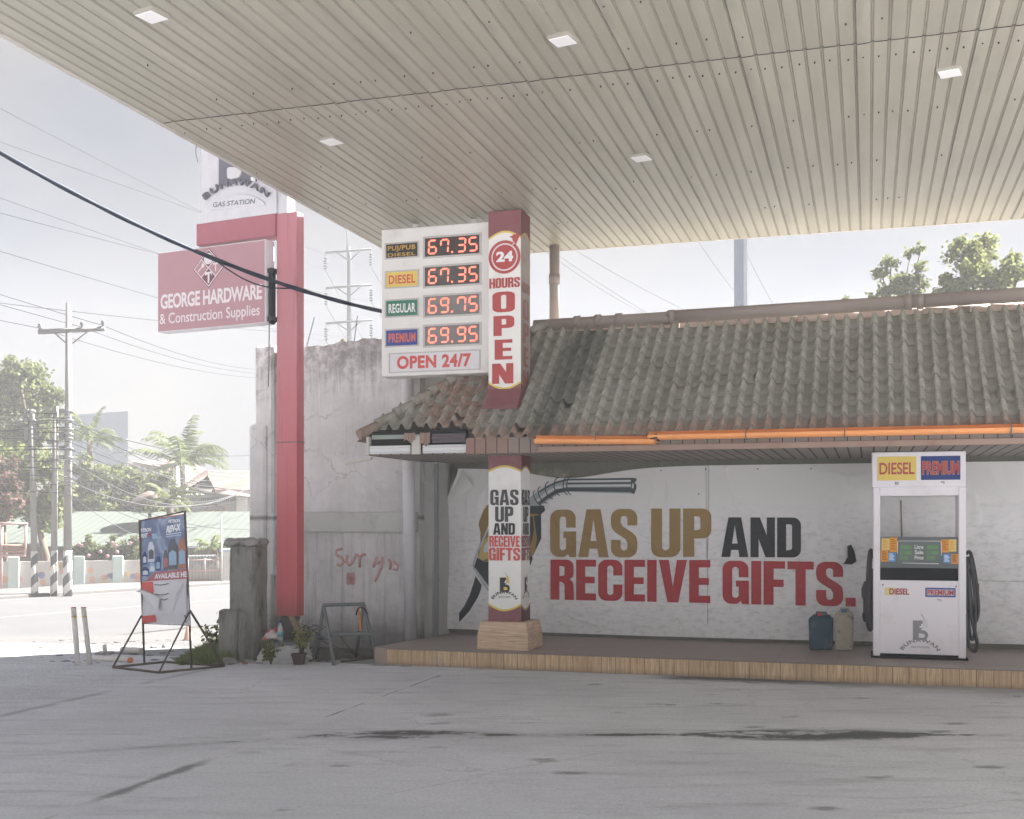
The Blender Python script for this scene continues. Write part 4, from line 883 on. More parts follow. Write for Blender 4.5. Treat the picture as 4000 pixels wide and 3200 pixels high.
for x in (.04, pw-.06):
    m.hexa([(x-.05, 0, .28), (x+.0, 0, .28), (x, .05, .28), (x-.05, .05, .28), (x, .03, zbot), (x+.05, .03, zbot), (x+.05, .08, zbot), (x, .08, zbot)])
m.box(.08, .20, .02, .1, .25, zbot); m.build('foot_bracket', mk('rusty_foot', (.075, .07, .065), .8, .3, 6, dirt=(.2, .13, .09), damt=.5), sp)
for (x0, y0, x1, y1) in ((.24, 0, .31, .05),):
    m = MB(FS); m.hexa([(x0+.06, y0, .27), (x1+.06, y0, .27), (x1+.06, y1, .27), (x0+.06, y1, .27), (x0-.08, y0, zbot), (x1-.08, y0, zbot), (x1-.08, y1, zbot), (x0-.08, y1, zbot)]); m.build('wooden_prop', mk('old_wood', (.26, .19, .13), .85, .3, 8, streak=(1, 1, 6)), sp)
# upper box sign
us_ = thing('station_sign', O_+Vector((0, 0, az1)), 'grey white box sign with raised letters standing on the red arm', 'sign')
b0 = so(787, 700, -.035)[0]; b1 = so(1078, 700, -.035)[0]; bz0 = az1+.0
m = MB(FS); m.box(b0, b1, -.035, .175, bz0, bz0+2.05, b=.006); m.build('sign_box', K['signpale'], us_)
m = MB(FS); m.box(b1+.004, b1+.13, .0, .14, ztop, bz0+1.95); m.build('side_panel', K['signpale'], us_)
sw = b1-b0; sc_ = (b0+b1)/2
def fz(x, y): q = onplane(550+x*.4926, 500+y*.4926, O_+NS_*(-.04), NS_); dlt = q-O_; return dlt.dot(UX), q.z
m = MB(FS); pts = [fz(x, y) for x, y in ((625, 466), (690, 440), (770, 424), (840, 418), (918, 428))]
a0, a1 = pts[0][0], pts[-1][0]; m.ext([(a, -.037, z) for a, z in pts]+[(a1, -.037, pts[0][1]+.9), (a0, -.037, pts[0][1]+.9)], (0, -.02, 0)); m.build('emblem_letter', K['signgrey'], us_)
m = MB(FS); pts = [fz(x, y) for x, y in ((700, 375), (700, 330), (715, 318), (790, 318), (808, 340), (806, 372), (790, 398), (735, 412), (703, 405))]; m.ext([(a, -.058, z) for a, z in pts], (0, -.02, 0)); m.build('emblem_bowl', K['signpale'], us_)
m = MB(FS); pts = [fz(x, y) for x, y in ((888, 425), (885, 395), (915, 392), (920, 430))]; m.ext([(a, -.058, z) for a, z in pts], (0, -.015, 0)); m.build('emblem_nozzle', K['whiter'], us_)
A, B_, Cc = fz(530, 590), fz(760, 480), fz(1000, 540); 
def am(a, b):
    px = 520+490*a+(a-.5)*-40*b; base = 612-150*sin(pi*(.08+.84*a))**.9-22*a+60*(a*a)*0; ang = radians(-48+96*a)
    x, z = fz(px+56*b*sin(ang), base-56*b*cos(ang)+(8)); return (x, -.062, z)
for l in range(3):
    m = MB(FS); m.geo(tx('BUNAWAN', .02, sp=1.18), lambda a, b: (am(a, b)[0], -.04-.012*(l+1), am(a, b)[2])); m.build('raised_lettering', K['signgrey'], us_)
m = MB(FS); pts = [fz(x, y) for x, y in ((553, 655), (570, 622), (640, 575), (740, 535), (830, 530), (920, 552), (975, 590), (990, 612))]; m.ext([(a, -.036, z) for a, z in pts], (0, -.018, 0)); m.build('name_plate', K['signpale'], us_)
A, B_, Cc, D_ = fz(580, 632), fz(915, 602), fz(585, 592), fz(915, 562)
m = MB(FS); m.geo(tx('GAS STATION', .015, .15), lambda a, b: ((A[0]*(1-a)+B_[0]*a), -.056, (A[1]*(1-a)+B_[1]*a)*(1-b)+(Cc[1]*(1-a)+D_[1]*a)*b)); m.build('lettering', K['signgrey'], us_)
# hardware store sign hanging under the arm
hs = thing('hardware_sign', O_+Vector((-.5, 0, az0)), 'faded pink red hardware shop box sign fixed beside the sign post', 'sign')
HB = -.10
def hz(x, y): return so(550+x*.4926, 500+y*.4926, HB)
a0, zT = hz(135, 993); a1, zTr = hz(990, 880); _, zB = hz(135, 1620)
zT = (zT+zTr)/2; zB = (zB+hz(1000, 1545)[1])/2
m = MB(FS); m.box(a0, a1, HB, HB+.16, zB, zT, b=.004); m.build('sign_box', K['signpale'], hs)
m = MB(FS); m.face([(a0+.008, HB-.003, zB+.008), (a1-.012, HB-.003, zB+.008), (a1-.012, HB-.003, zT-.012), (a0+.008, HB-.003, zT-.012)]); fc = m.build('sign_face', K['hwred'], hs)
sw, sh = a1-a0, zT-zB
def hp(a, b, l=1): return (a0+sw*a, HB-.003-.002*l, zB+sh*b)
m = MB(FS); m.geo(tx('GEORGE HARDWARE', .03, sp=.95), lambda a, b: hp(.03+.94*a, .285+.185*b)); m.build('lettering', K['hwtext'], fc)
m = MB(FS); m.geo(tx('& Construction Supplies', .008), lambda a, b: hp(.02+.93*a, .055+.175*b)); m.build('lettering', K['hwtext'], fc)
asp = sh/sw; cx, cy = .487, .735; hd = .235
def dia(r, x=0, y=0): return [(cx+(x+dx)*asp, cy+y+dy) for dx, dy in ((0, -r), (r, 0), (0, r), (-r, 0))]
m = MB(FS); m.face([hp(a, b, 1) for a, b in dia(hd*1.05)], 0); m.face([hp(a, b, 2) for a, b in dia(hd*.99)], 1)
q = hd*.445
for k, (x, y) in enumerate(((0, hd*.48), (0, -hd*.48), (hd*.48, 0), (-hd*.48, 0))): m.face([hp(a, b, 3) for a, b in dia(q, x, y)], 0 if k < 2 else 2)
m.face([hp(cx+asp*.07*cos(g), cy+hd*.48+.07*sin(g), 4) for g in [2*pi*i/16 for i in range(16)]], 1)
for poly in ([(-.012, -.075), (.014, -.075), (.02, .04), (-.01, .04)], [(-.055, .02), (.03, .045), (.06, .01), (.05, .065), (-.05, .06)]): m.face([hp(cx+asp*x, cy-hd*.48+y, 4.5 if y > .03 else 4) for x, y in poly], 1)
m.face([hp(cx+asp*(hd*.48+x), cy+y, 4) for x, y in ((-.008, -.05), (.008, -.05), (.008, .03), (-.008, .03))], 1); m.face([hp(cx+asp*(hd*.48+x), cy+y, 5) for x, y in ((-.04, .03), (.04, .03), (.04, .048), (-.04, .048))], 1)
m.face([hp(cx+asp*(-hd*.48+x), cy+y, 4) for x, y in ((-.045, -.04), (.02, .02), (.01, .03), (-.05, -.03))], 1); m.face([hp(cx+asp*(-hd*.48+.03+.022*cos(g)), cy+.035+.03*sin(g), 5) for g in [2*pi*i/10 for i in range(10)]], 1)
m.build('diamond_emblem', [K['hwdark'], K['hwtext'], K['hwred']], fc)
m = MB(FS); zb_, zt_ = so(1060, 1268)[1], so(1060, 1050)[1]
m.box(a1+.03, -.06, HB+.04, HB+.14, zb_, zt_, b=.02)
for z in (zb_+.03, zt_-.06): m.box(a1, -.002, HB+.03, HB+.15, z, z+.05)
m.build('bracket', mk('black_bracket', (.035, .04, .045), .6, .2), hs)
m = MB(FS); m.tube([(a1+.01, HB+.05, zb_), (a1-.0, HB+.06, zb_-.4), (a1-.04, HB+.1, zb_-.7)], .006, 5); m.build('loose_cable', M['steel'], hs)
# ------------------------------------------------------------------ fuel pump
PV = 12.6
ZP = lambda x, y: (3300+.5797*x, 1700+.5797*y)
def pp(x, y, v=PV): return onv(*ZP(x, y), v)
pm = thing('fuel_pump', ST(.45, PV+.2, .18), 'white fuel pump with yellow DIESEL and blue PREMIUM plates on the platform', 'fuel pump')
pw_ = mk('pump_white_paint', hexc('#e3dfe4'), .4, .03, 3, .4, bump=.02, dirt=hexc('#b9aea6'), damt=.35, dscale=3)
pgrey = mk('pump_grey_panel', hexc('#5f6668'), .5, .05); pblk = mk('pump_black_panel', (.008, .010, .012), .7, .1, spec=.1); hose_m = mk('black_rubber', (.022, .026, .029), .45, .2, 8, .4)
L0, R0 = pp(190, 900)[0], pp(818, 900)[0]; lp1, rp0 = pp(238, 900)[0], pp(766, 900)[0]; DP = .46
hz0, hz1 = pp(500, 352)[1], min(pp(500, 100)[1], 2.292); hl, hr = pp(181, 200)[0], pp(815, 200)[0]
m = MB(ST); m.box(hl, hr, PV-.015, PV+DP+.015, hz0, hz1, b=.012, seg=2); head = m.build('head_box', pw_, pm)
m = MB(ST)
for u0, u1 in ((L0, lp1), (rp0, R0)): m.box(u0, u1, PV, PV+DP, .20, hz0, b=.008)
zb = pp(500, 408)[1]; m.box(lp1, rp0, PV, PV+DP, zb, hz0); m.build('frame', pw_, pm)
zd1, zd0 = pp(500, 690)[1], pp(500, 896)[1]; zk0 = pp(500, 980)[1]; zw0 = pp(500, 1478)[1]
m = MB(ST); m.box(lp1, rp0, PV+.012, PV+DP-.02, zd0, zd1); dpan = m.build('display_panel', pgrey, pm)
m = MB(ST); m.box(lp1, rp0, PV+.03, PV+DP-.03, zk0, zd0); m.build('nozzle_bay', pblk, pm)
m = MB(ST); m.box(lp1, rp0, PV+.004, PV+DP-.01, zw0, zk0, b=.004); door = m.build('door', pw_, pm)
m = MB(ST); m.box(L0-.02, R0+.02, PV-.015, PV+DP+.01, .18, .2); m.box(lp1, rp0, PV+.02, PV+DP-.03, .2, zw0); m.build('base', pblk, pm)
def plate(par, x0, y0, x1, y1, mat, s, ink_, v, off=.045, pad=(.06, .2), geo=None, name='grade_plate'):
    a, b_ = pp(x0, y0)[0], pp(x1, y0)[0]; c, d = pp(x0, y1)[1], pp(x0, y0)[1]
    m = MB(ST); m.box(a, b_, v-.004, v+.001, c, d); p = m.build(name, mat, par); w, h = b_-a, d-c
    if s:
        m = MB(ST); m.geo(geo or tx(s, off), flat(a+w*pad[0], b_-w*pad[0], c+h*pad[1], d-h*pad[1], v-.0065)); m.build('lettering', ink_, p)
    return p, a, b_, c, d
p, a, b_, c, d = plate(head, 220, 147, 482, 307, K['plateyellow'], 'DIESEL', K['red'], PV-.015, .02, (.05, .25))
p, a, b_, c, d = plate(head, 513, 143, 778, 303, K['navy'], 'PREMIUM', mk('pale_amber', hexc('#d6ad78'), .6), PV-.015, .05, (.03, .21))
w, h = b_-a, d-c; m = MB(ST); m.geo(tx('PREMIUM', .03), flat(a+w*.035, b_-w*.035, c+h*.225, d-h*.225, PV-.024)); m.build('lettering', K['red'], p)
def small(s, x0, y0, x1, y1, v, par, mat, off=.02):
    a, b_ = pp(x0, y0)[0], pp(x1, y0)[0]; c, d = pp(x0, y1)[1], pp(x0, y0)[1]; m = MB(ST); m.geo(tx(s, off), flat(a, b_, c, d, v)); return m.build('lettering', mat, par)
small('B2', 338, 315, 364, 333, PV-.0175, head, K['greyink']); small('95', 646, 311, 672, 327, PV-.0175, head, K['greyink'])
# display panel lettering and stickers
dv = PV+.012
small('Litre', 471, 740, 530, 768, dv-.003, dpan, K['white']); small('Sale', 471, 776, 530, 802, dv-.003, dpan, K['white']); small('Price', 471, 812, 530, 838, dv-.003, dpan, K['white'])
lcd = mk('green_led', (.1, .25, .06), .5, 0, bump=0, emit=((.16, .55, .08), .12))
for (x0, y0, x1, y1, s) in ((374, 745, 452, 765, '80660'), (374, 783, 452, 803, '61580'), (374, 818, 425, 838, '6735'), (555, 745, 632, 765, '80660'), (555, 783, 632, 803, '61580'), (555, 818, 610, 838, '6995')):
    m = MB(ST); a, b_ = pp(x0, y0)[0], pp(x1, y0)[0]; c, d = pp(x0, y1)[1], pp(x0, y0)[1]; n_ = len(s)
    S2 = dict(SEG); S2['8'] = 'abcdefg'
    SEG.update(S2)
    for i, ch in enumerate(s): seven(m, ch, a+(b_-a)*i/n_, c, (b_-a)/n_*.78, d-c, dv-.003)
    m.build('readout_digits', lcd, dpan)
def strip(pts, name, mat):
    m = MB(ST); m.tube([(pp(x, y)[0], dv-.002, pp(x, y)[1]) for x, y in pts], .004, 6); m.build(name, mat, dpan)
strip([(355, 800), (356, 722), (366, 713), (640, 715), (650, 724), (652, 812)], 'trim_line', K['white']); strip([(385, 862), (634, 867)], 'trim_line', K['white'])
st_or = mk('orange_sticker', hexc('#d8923a'), .6, .1, 20); st_ye = mk('yellow_sticker', hexc('#d8bf72'), .6, .1, 20); st_bl = mk('blue_sticker', hexc('#4f8cc4'), .6, .1, 20); st_ink = mk('sticker_ink', hexc('#8a5a2a'), .7); st_wh = mk('sticker_white', hexc('#c9d6e4'), .6)
for x0, y0, x1, y1, mt, ink_ in ((248, 696, 302, 775, st_ye, st_or), (303, 690, 354, 788, st_or, st_ink), (243, 776, 293, 853, st_or, st_ink), (293, 792, 343, 853, st_bl, st_wh), (650, 704, 702, 790, st_or, st_ink), (703, 703, 752, 785, st_ye, st_or), (664, 802, 715, 862, st_bl, st_wh), (718, 802, 767, 868, st_or, st_ink)):
    a, b_ = pp(x0, y0)[0], pp(x1, y0)[0]; c, d = pp(x0, y1)[1], pp(x0, y0)[1]; m = MB(ST); m.box(a, b_, dv-.002, dv+.001, c, d)
    for k in range(6):
        z = d-(d-c)*(.14+.13*k); m.rect(a+(b_-a)*.14, a+(b_-a)*(.62+.22*((k*7) % 3)/2), z-.004, z+.0035, dv-.0035, 1)
    m.build('sticker', [mt, ink_], dpan)
# lower door plates
p, a, b_, c, d = plate(door, 268, 1026, 330, 1078, mk('faded_yellow', hexc('#d9cf98'), .6), None, None, PV+.004, name='faded_plate')
m = MB(ST); a, b_ = pp(300, 1030)[0], pp(434, 1030)[0]; m.geo(tx('DIESEL', .03), flat(a, b_, pp(300, 1074)[1], pp(300, 1032)[1], PV-.001)); m.build('lettering', K['red'], door)
p, a, b_, c, d = plate(door, 543, 1028, 747, 1090, K['plateblue'], None, None, PV+.004)
m = MB(ST); a2, b2 = pp(552, 1030)[0], pp(738, 1030)[0]; m.box(a2, b2, PV-.003, PV+.001, pp(552, 1080)[1], pp(552, 1038)[1]); m.build('plate_field', mk('pale_lilac', hexc('#c3c0cc'), .5, .03), p)
m = MB(ST); m.geo(tx('PREMIUM', .03), flat(a2+.006, b2-.006, pp(552, 1077)[1], pp(552, 1041)[1], PV-.006)); m.build('lettering', K['red'], p)
small('95', 622, 1104, 652, 1120, PV-.001, door, K['silver']); 
for x, y in ((256, 1009), (750, 1020)):
    a, z = pp(x, y); m = MB(ST); m.lathe((0, 0, 0), [(.001, 0), (.001, .001)], 4) if False else m.box(a-.008, a+.008, PV-.006, PV+.006, z-.008, z+.008, b=.004); m.build('lock', M['steel'], door)
ec = pp(507, 1395); ew2 = (pp(560, 1300)[0]-pp(450, 1300)[0])*1.3
emblem(door, lambda a, b, l: ST(ec[0]+a*ew2, PV+.002-.0015*l, ec[1]+.02+b*ew2), None, ew2, (K['silver'], K['signpale'], K['silver']))
# hoses: loops hanging at both sides with nozzles
def hang(pts, v, r=.017, name='hose', mat=None):
    m = MB(ST); w = []
    q = [(pp(x, y, v)[0], v+dv_, pp(x, y, v)[1]) for x, y, dv_ in pts]
    for i in range(len(q)-1):                                   # Catmull-Rom
        p0, p1, p2, p3 = q[max(i-1, 0)], q[i], q[i+1], q[min(i+2, len(q)-1)]
        for k in range(6):
            t = k/6; w.append(tuple(.5*((2*p1[j])+(-p0[j]+p2[j])*t+(2*p0[j]-5*p1[j]+4*p2[j]-p3[j])*t*t+(-p0[j]+3*p1[j]-3*p2[j]+p3[j])*t**3) for j in range(3)))
    w.append(q[-1]); m.tube(w, r, 8); return m.build(name, mat or hose_m, pm)
hang([(192, 800, .05), (174, 776, .02), (160, 850, 0), (152, 1050, 0), (152, 1250, .0), (166, 1312, .02), (182, 1290, .05), (186, 1150, .06), (188, 900, .06)], PV+.12, .018)
hang([(190, 830, .0), (176, 800, 0), (166, 950, 0), (166, 1180, 0), (178, 1300, 0), (190, 1240, .0)], PV+.08, .02)
hang([(140, 1180, .0), (128, 1210, 0), (136, 1250, 0), (150, 1228, 0), (156, 1100, 0)], PV+.15, .016)
hang([(820, 800, .05), (846, 792, .02), (872, 900, 0), (892, 1050, 0), (900, 1180, 0), (886, 1250, 0), (868, 1240, 0), (850, 1100, 0), (836, 900, .02)], PV+.12, .018)
hang([(822, 820, .0), (836, 1000, 0), (850, 1200, 0), (878, 1330, 0), (893, 1420, 0), (872, 1455, 0), (842, 1430, 0), (826, 1350, 0), (822, 1200, 0)], PV+.08, .018)
hang([(826, 840, .1), (832, 1100, .1), (838, 1250, .1), (858, 1380, .1), (880, 1340, .1), (884, 1150, .1), (868, 950, .1), (846, 820, .1)], PV+.0, .016)
def nozzle(x0, x1, y0, y1, v, mat):
    a, b_ = pp(x0, y0, v)[0], pp(x1, y0, v)[0]; c, d = pp(x0, y1, v)[1], pp(x0, y0, v)[1]; h = d-c; w = b_-a
    m = MB(ST); m.ext([(a+w*.45, v, d), (b_, v, d), (b_, v, c+h*.2), (a+w*.75, v, c), (a+w*.3, v, c+h*.05), (a+w*.28, v, c+h*.45), (a, v, d-h*.42), (a, v, d-h*.22)], (0, .035, 0)); o = m.build('nozzle', mat, pm)
    return o
nozzle(112, 150, 985, 1215, PV+.16, hose_m); nozzle(884, 906, 1000, 1080, PV+.12, mk('red_nozzle', hexc('#8f3a3a'), .5))
# ------------------------------------------------------------------ jerrycans
def jerry(px0, px1, py0, py1, label, body, cap, seed):
    v = 13.15; u0, _ = onv(px0, 2500, v); u1, _ = onv(px1, 2500, v); z1 = onv(px0, py0, v)[1]; c = thing('jerrycan', ST((u0+u1)/2, v+.1, .18), label, 'jerrycan', 'jerrycans by the banner wall')
    m = MB(ST); w = u1-u0; ht = z1-.18; hb = .18+ht*.9
    m.hexa([(u0+.008, v, .18), (u1-.008, v, .18), (u1-.008, v+.22, .18), (u0+.008, v+.22, .18), (u0, v, hb), (u1, v, hb), (u1, v+.22, hb), (u0, v+.22, hb)], b=.022, seg=3)
    m.hexa([(u0+.015, v+.02, hb-.004), (u1-.015, v+.02, hb-.004), (u1-.015, v+.2, hb-.004), (u0+.015, v+.2, hb-.004), (u0+w*.2, v+.05, hb+.03), (u1-w*.15, v+.05, hb+.03), (u1-w*.15, v+.17, hb+.03), (u0+w*.2, v+.17, hb+.03)], b=.008, seg=2); m.build('body', body, c)
    m = MB(ST); m.tube([(u0+w*.3, v+.11, hb+.02), (u0+w*.32, v+.11, hb+.052), (u0+w*.7, v+.11, hb+.052), (u0+w*.74, v+.11, hb+.02)], .013, 8); m.build('handle', body, c)
    m = MB(ST); m.lathe((u0+w*(.48 if seed else .46), v+.045, hb+.02), [(.026, 0), (.026, .028), (.02, .034)], 14); m.build('cap', cap, c)
jerry(3158, 3254, 2400, 2523, 'dirty dark blue jerrycan with a red cap beside the beige one', mk('dirty_blue_plastic', hexc('#274558'), .6, .3, 7, dirt=hexc('#77736a'), damt=.7, dscale=7), K['redpale'], 0)
jerry(3260, 3335, 2383, 2526, 'grimy beige jerrycan with a blue cap, taller of the pair', mk('grimy_beige_plastic', hexc('#aaa192'), .7, .3, 9, dirt=hexc('#3f3b33'), damt=1.0, dscale=9), mk('blue_cap', hexc('#3f6f92'), .5), 1)
# ------------------------------------------------------------------ poster stand
c0, c1, c2, c3 = G(441, 2612), G(621, 2633), G(877, 2607), G(645, 2591)
ps = thing('poster_stand', (c0+c2)/2, 'rusty four legged steel stand holding a blue oil poster at the forecourt edge', 'poster stand')
rust = mk('brown_rusted_steel', (.13, .105, .085), .75, .3, 12, .3, dirt=(.27, .2, .15), damt=.5, dscale=9)
up = Vector((0, 0, 1)); t = .014
lf = c0+(c3-c0)*.0; ul_ = G(564, 2597); ur_ = G(748, 2615)
topL = P(545, 2035, ul_.y); topR = P(722, 1998, ur_.y)
m = MB(W)
for a, b_ in ((c0, c1), (c1, c2), (c2, c3), (c3, c0)): m.tube([a+up*t, b_+up*t], t, 4)
m.build('base_frame', rust, ps)
jL = P(553, 2405, ul_.y); jR = P(742, 2385, ur_.y)
for nm, a, b_ in (('strut', c0, jL), ('strut', c1, jR), ('strut', c2, jR)):
    m = MB(W); m.tube([a+up*t, b_], .0125, 4); m.build(nm, rust, ps)
for a, b_ in ((ul_, topL), (ur_, topR)): m = MB(W); m.tube([a, b_], .0125, 4); m.build('upright', rust, ps)
m = MB(W); m.tube([P(556, 2434, ul_.y), P(742, 2441, ur_.y)], .010, 4); m.tube([topL, topR], .008, 4); m.build('crossbar', rust, ps)
pn = (topR-topL).cross(up); pn = Vector((pn.x, pn.y, 0)).normalized(); pn = pn if pn.y < 0 else -pn
def pq(px, py, l=0): return onplane(px, py, ul_+pn*.02, pn)+pn*.002*l
ZQ = lambda x, y, l=0: pq(520+.3016*x, 1980+.3016*y, l)
blue_p = NB('printed_poster_blue'); cc = blue_p.co(); nn = blue_p.noise(cc, 3.5, 6, .65, dist=1.2)
poster_m = blue_p.fin(blue_p.mix(blue_p.ss(nn, .35, .68), hexc('#626f90'), hexc('#95a4ba')), .5, .3)
m = MB(W)
def bil(A, B, Cc_, D, amp=.0): return lambda a, b: (lambda q: q+pn*amp*(sin(a*7+b*3)+sin(b*9)))((A*(1-a)+B*a)*(1-b)+(D*(1-a)+Cc_*a)*b)
m.xf = lambda p, *_: p
def grid_w(fn, nx, ny, mat, name, par):
    m = MB(W); V = [[m.bm.verts.new(fn(i/nx, j/ny)) for i in range(nx+1)] for j in range(ny+1)]
    for j in range(ny):
        for i in range(nx): m.bm.faces.new((V[j][i], V[j][i+1], V[j+1][i+1], V[j+1][i])).smooth = True
    return m.build(name, mat, par)
po = grid_w(bil(ZQ(95, 972), ZQ(705, 930), ZQ(668, 92), ZQ(68, 175), .0), 10, 14, poster_m, 'poster', ps)
def pf_(lst, mat, name, l, par=None):
    m = MB(W); m.bm.faces.new([m.bm.verts.new(ZQ(x, y, l)) for x, y in lst]); return m.build(name, mat, par or po)
pf_([(68, 175), (668, 92), (668, 102), (68, 186)], K['redpale'], 'red_edge', 1); pf_([(160, 968), (285, 850), (705, 800), (708, 930), (95, 972)], pc('posterred', '#a9666a'), 'red_band', 1)
def ptx(s, a, b_, c, d, off, mat, l=2, sh=0):                  # corners: bottom-left, bottom-right, top-left, top-right
    m = MB(W); m.xf = lambda x, y, z: Vector((x, y, z)); A, B, Cx, D = ZQ(*a, l), ZQ(*b_, l), ZQ(*c, l), ZQ(*d, l)
    m.geo(tx(s, off, sh), lambda p, q: (A*(1-p)+B*p)*(1-q)+(Cx*(1-p)+D*p)*q); m.build('lettering', mat, po)
ptw = pc('posterwhite', '#dfe0e6')
ptx('PETRON', (455, 212), (612, 198), (465, 168), (612, 152), .04, ptw, sh=.1); ptx('REV-X', (430, 340), (622, 310), (440, 248), (622, 215), .06, ptw, sh=.1)
ptx('PETRON', (85, 335), (238, 318), (90, 285), (238, 268), .04, ptw, sh=.1); ptx('SPRINT', (82, 412), (190, 398), (84, 352), (190, 340), .04, ptw, sh=.1); ptx('4T', (195, 398), (232, 392), (196, 340), (234, 332), .05, K['redpale'], sh=.1)
ptx('AVAILABLE HE', (280, 935), (700, 908), (285, 872), (698, 835), .035, ptw)
pf_([(430, 352), (628, 330), (628, 338), (430, 362)], ptw, 'rule', 2); pf_([(430, 378), (628, 352), (628, 372), (430, 398)], pc('postpale', '#9fb0cf'), 'strapline', 2)
def bottle(x, y, w, h, k, lab):
    pf_([(x, y), (x+w, y-6), (x+w, y-h*.75), (x+w*.75, y-h*.92), (x+w*.7, y-h), (x+w*.25, y-h), (x+w*.15, y-h*.9), (x, y-h*.72)], K[k], 'bottle_print', 2); pf_([(x+w*.12, y-h*.14), (x+w*.9, y-h*.16), (x+w*.9, y-h*.55), (x+w*.5, y-h*.64), (x+w*.12, y-h*.54)], K[lab], 'bottle_label', 3)
pc('pgrey', '#5b6068'); pc('porange', '#a2705f'); pc('pcyan', '#8eabc4'); pc('pnavy', '#31477c'); pc('ppale', '#c3c8d6')
bottle(455, 815, 125, 400, 'pgrey', 'pcyan'); bottle(588, 800, 100, 395, 'porange', 'pcyan'); bottle(395, 820, 65, 260, 'pgrey', 'posterred'); bottle(195, 715, 85, 260, 'ppale', 'pgrey'); bottle(130, 750, 50, 170, 'pnavy', 'ppale'); bottle(215, 850, 75, 130, 'pcyan', 'ppale'); bottle(120, 900, 85, 120, 'pnavy', 'ppale'); bottle(300, 830, 60, 190, 'pnavy', 'pcyan')
pf_([(245, 350), (300, 345), (330, 390), (370, 380), (370, 410), (255, 420)], K['pcyan'], 'splash_print', 2)
torn = mk('torn_white_sheet', hexc('#cfced3'), .7, .06, 5, bump=.1, dirt=hexc('#8f9098'), damt=.35, dscale=6)
ts = grid_w(lambda a, b: bil(ZQ(120, 1512), ZQ(735, 1535), ZQ(705, 930), ZQ(105, 972), 0)(a, b)+pn*(-.004+.004*sin(a*5+b*7)), 8, 8, torn, 'torn_sheet', ps)
pf_([(105, 978), (260, 970), (268, 1125), (112, 1060)], K['redpale'], 'red_print', 1, ts); pf_([(120, 1415), (290, 1400), (305, 1490), (125, 1508)], K['redpale'], 'red_print', 1, ts)
m = MB(W); q = [ZQ(75, 1095, 22), ZQ(120, 1065, 14), ZQ(362, 1180, 8), ZQ(355, 1360, 20), ZQ(290, 1300, 12), ZQ(115, 1110, 10)]; V = [m.bm.verts.new(x) for x in q]; m.bm.faces.new(V); m.build('torn_flap', torn, ps)
m = MB(W); q = [ZQ(690, 950, 3), ZQ(705, 1400, 6), ZQ(525, 1395, 9), ZQ(600, 1120, 25)]; V = [m.bm.verts.new(x) for x in q]; m.bm.faces.new(V[:3]); m.bm.faces.new((V[0], V[2], V[3])); m.build('torn_flap', torn, ps)
for a, b_ in (((280, 1010), (460, 995)), ((290, 1135), (460, 1125)), ((365, 1200), (450, 1190)), ((640, 1250), (690, 1500))):
    m = MB(W); m.tube([ZQ(*a, 2), ZQ((a[0]+b_[0])/2+5, (a[1]+b_[1])/2+12, 3), ZQ(*b_, 2)], .0045, 5); m.build('crease', K['pgrey'], ts)
# ------------------------------------------------------------------ steel sawhorse with orange strap
sh_ = thing('sawhorse', G(1330, 2590), 'grey steel sawhorse frame with orange strap beside the wall', 'sawhorse')
stl = mk('weathered_grey_steel', (.17, .185, .19), .6, .25, 10, .3, dirt=(.08, .08, .08), damt=.4)
z6 = lambda x, y, d: P(850+x*.4175, 2000+y*.4174, d)
f1, f2, f3, f4 = G(1305, 2601), G(1234, 2577), G(1471, 2585), G(1388, 2573); t1, t2 = z6(992, 872, 13.1), z6(1365, 862, 13.15)
for a, b_ in ((t1, f1), (t1, f2), (t2, f3), (t2, f4)): m = MB(W); m.tube([a, b_], .021, 4); m.build('leg', stl, sh_)
m = MB(W); m.tube([t1+(t1-t2)*.03, t2+(t2-t1)*.03], .02, 4); m.build('top_bar', stl, sh_)
for a, b_ in ((z6(945, 1165, 13.25), z6(1040, 1185, 12.95)), (z6(1055, 1148, 12.95), z6(1425, 1140, 12.95))): m = MB(W); m.tube([a, b_], .019, 4); m.build('cross_bar', stl, sh_)
m = MB(W); m.tube([z6(980, 1210, 13.3), z6(1285, 1335, 13.5)], .007, 5); m.tube([z6(1120, 1120, 13.2), z6(1280, 1340, 13.5)], .007, 5); m.build('brace_rod', rust, sh_)
m = MB(W); m.xf = lambda p, *_: p; a = [z6(1312, 900, 13.0), z6(1330, 900, 13.0), z6(1345, 1110, 12.98), z6(1328, 1118, 12.98)]; m.bm.faces.new([m.bm.verts.new(p_) for p_ in a]); m.tube([[z6(1300, 950, 13.0)], [z6(1318, 890, 12.98)], [z6(1350, 940, 13.0)]], .008, 5, 1) if False else None; m.build('orange_strap', mk('orange_strap', hexc('#c47a3a'), .7, .2, 10), sh_)
m = MB(W); m.tube([z6(1296, 965, 13.05), z6(1310, 910, 13.0), z6(1330, 890, 12.98), z6(1370, 905, 13.0), z6(1405, 955, 13.0)], .008, 5); m.build('tie_cord', M['dark'], sh_)
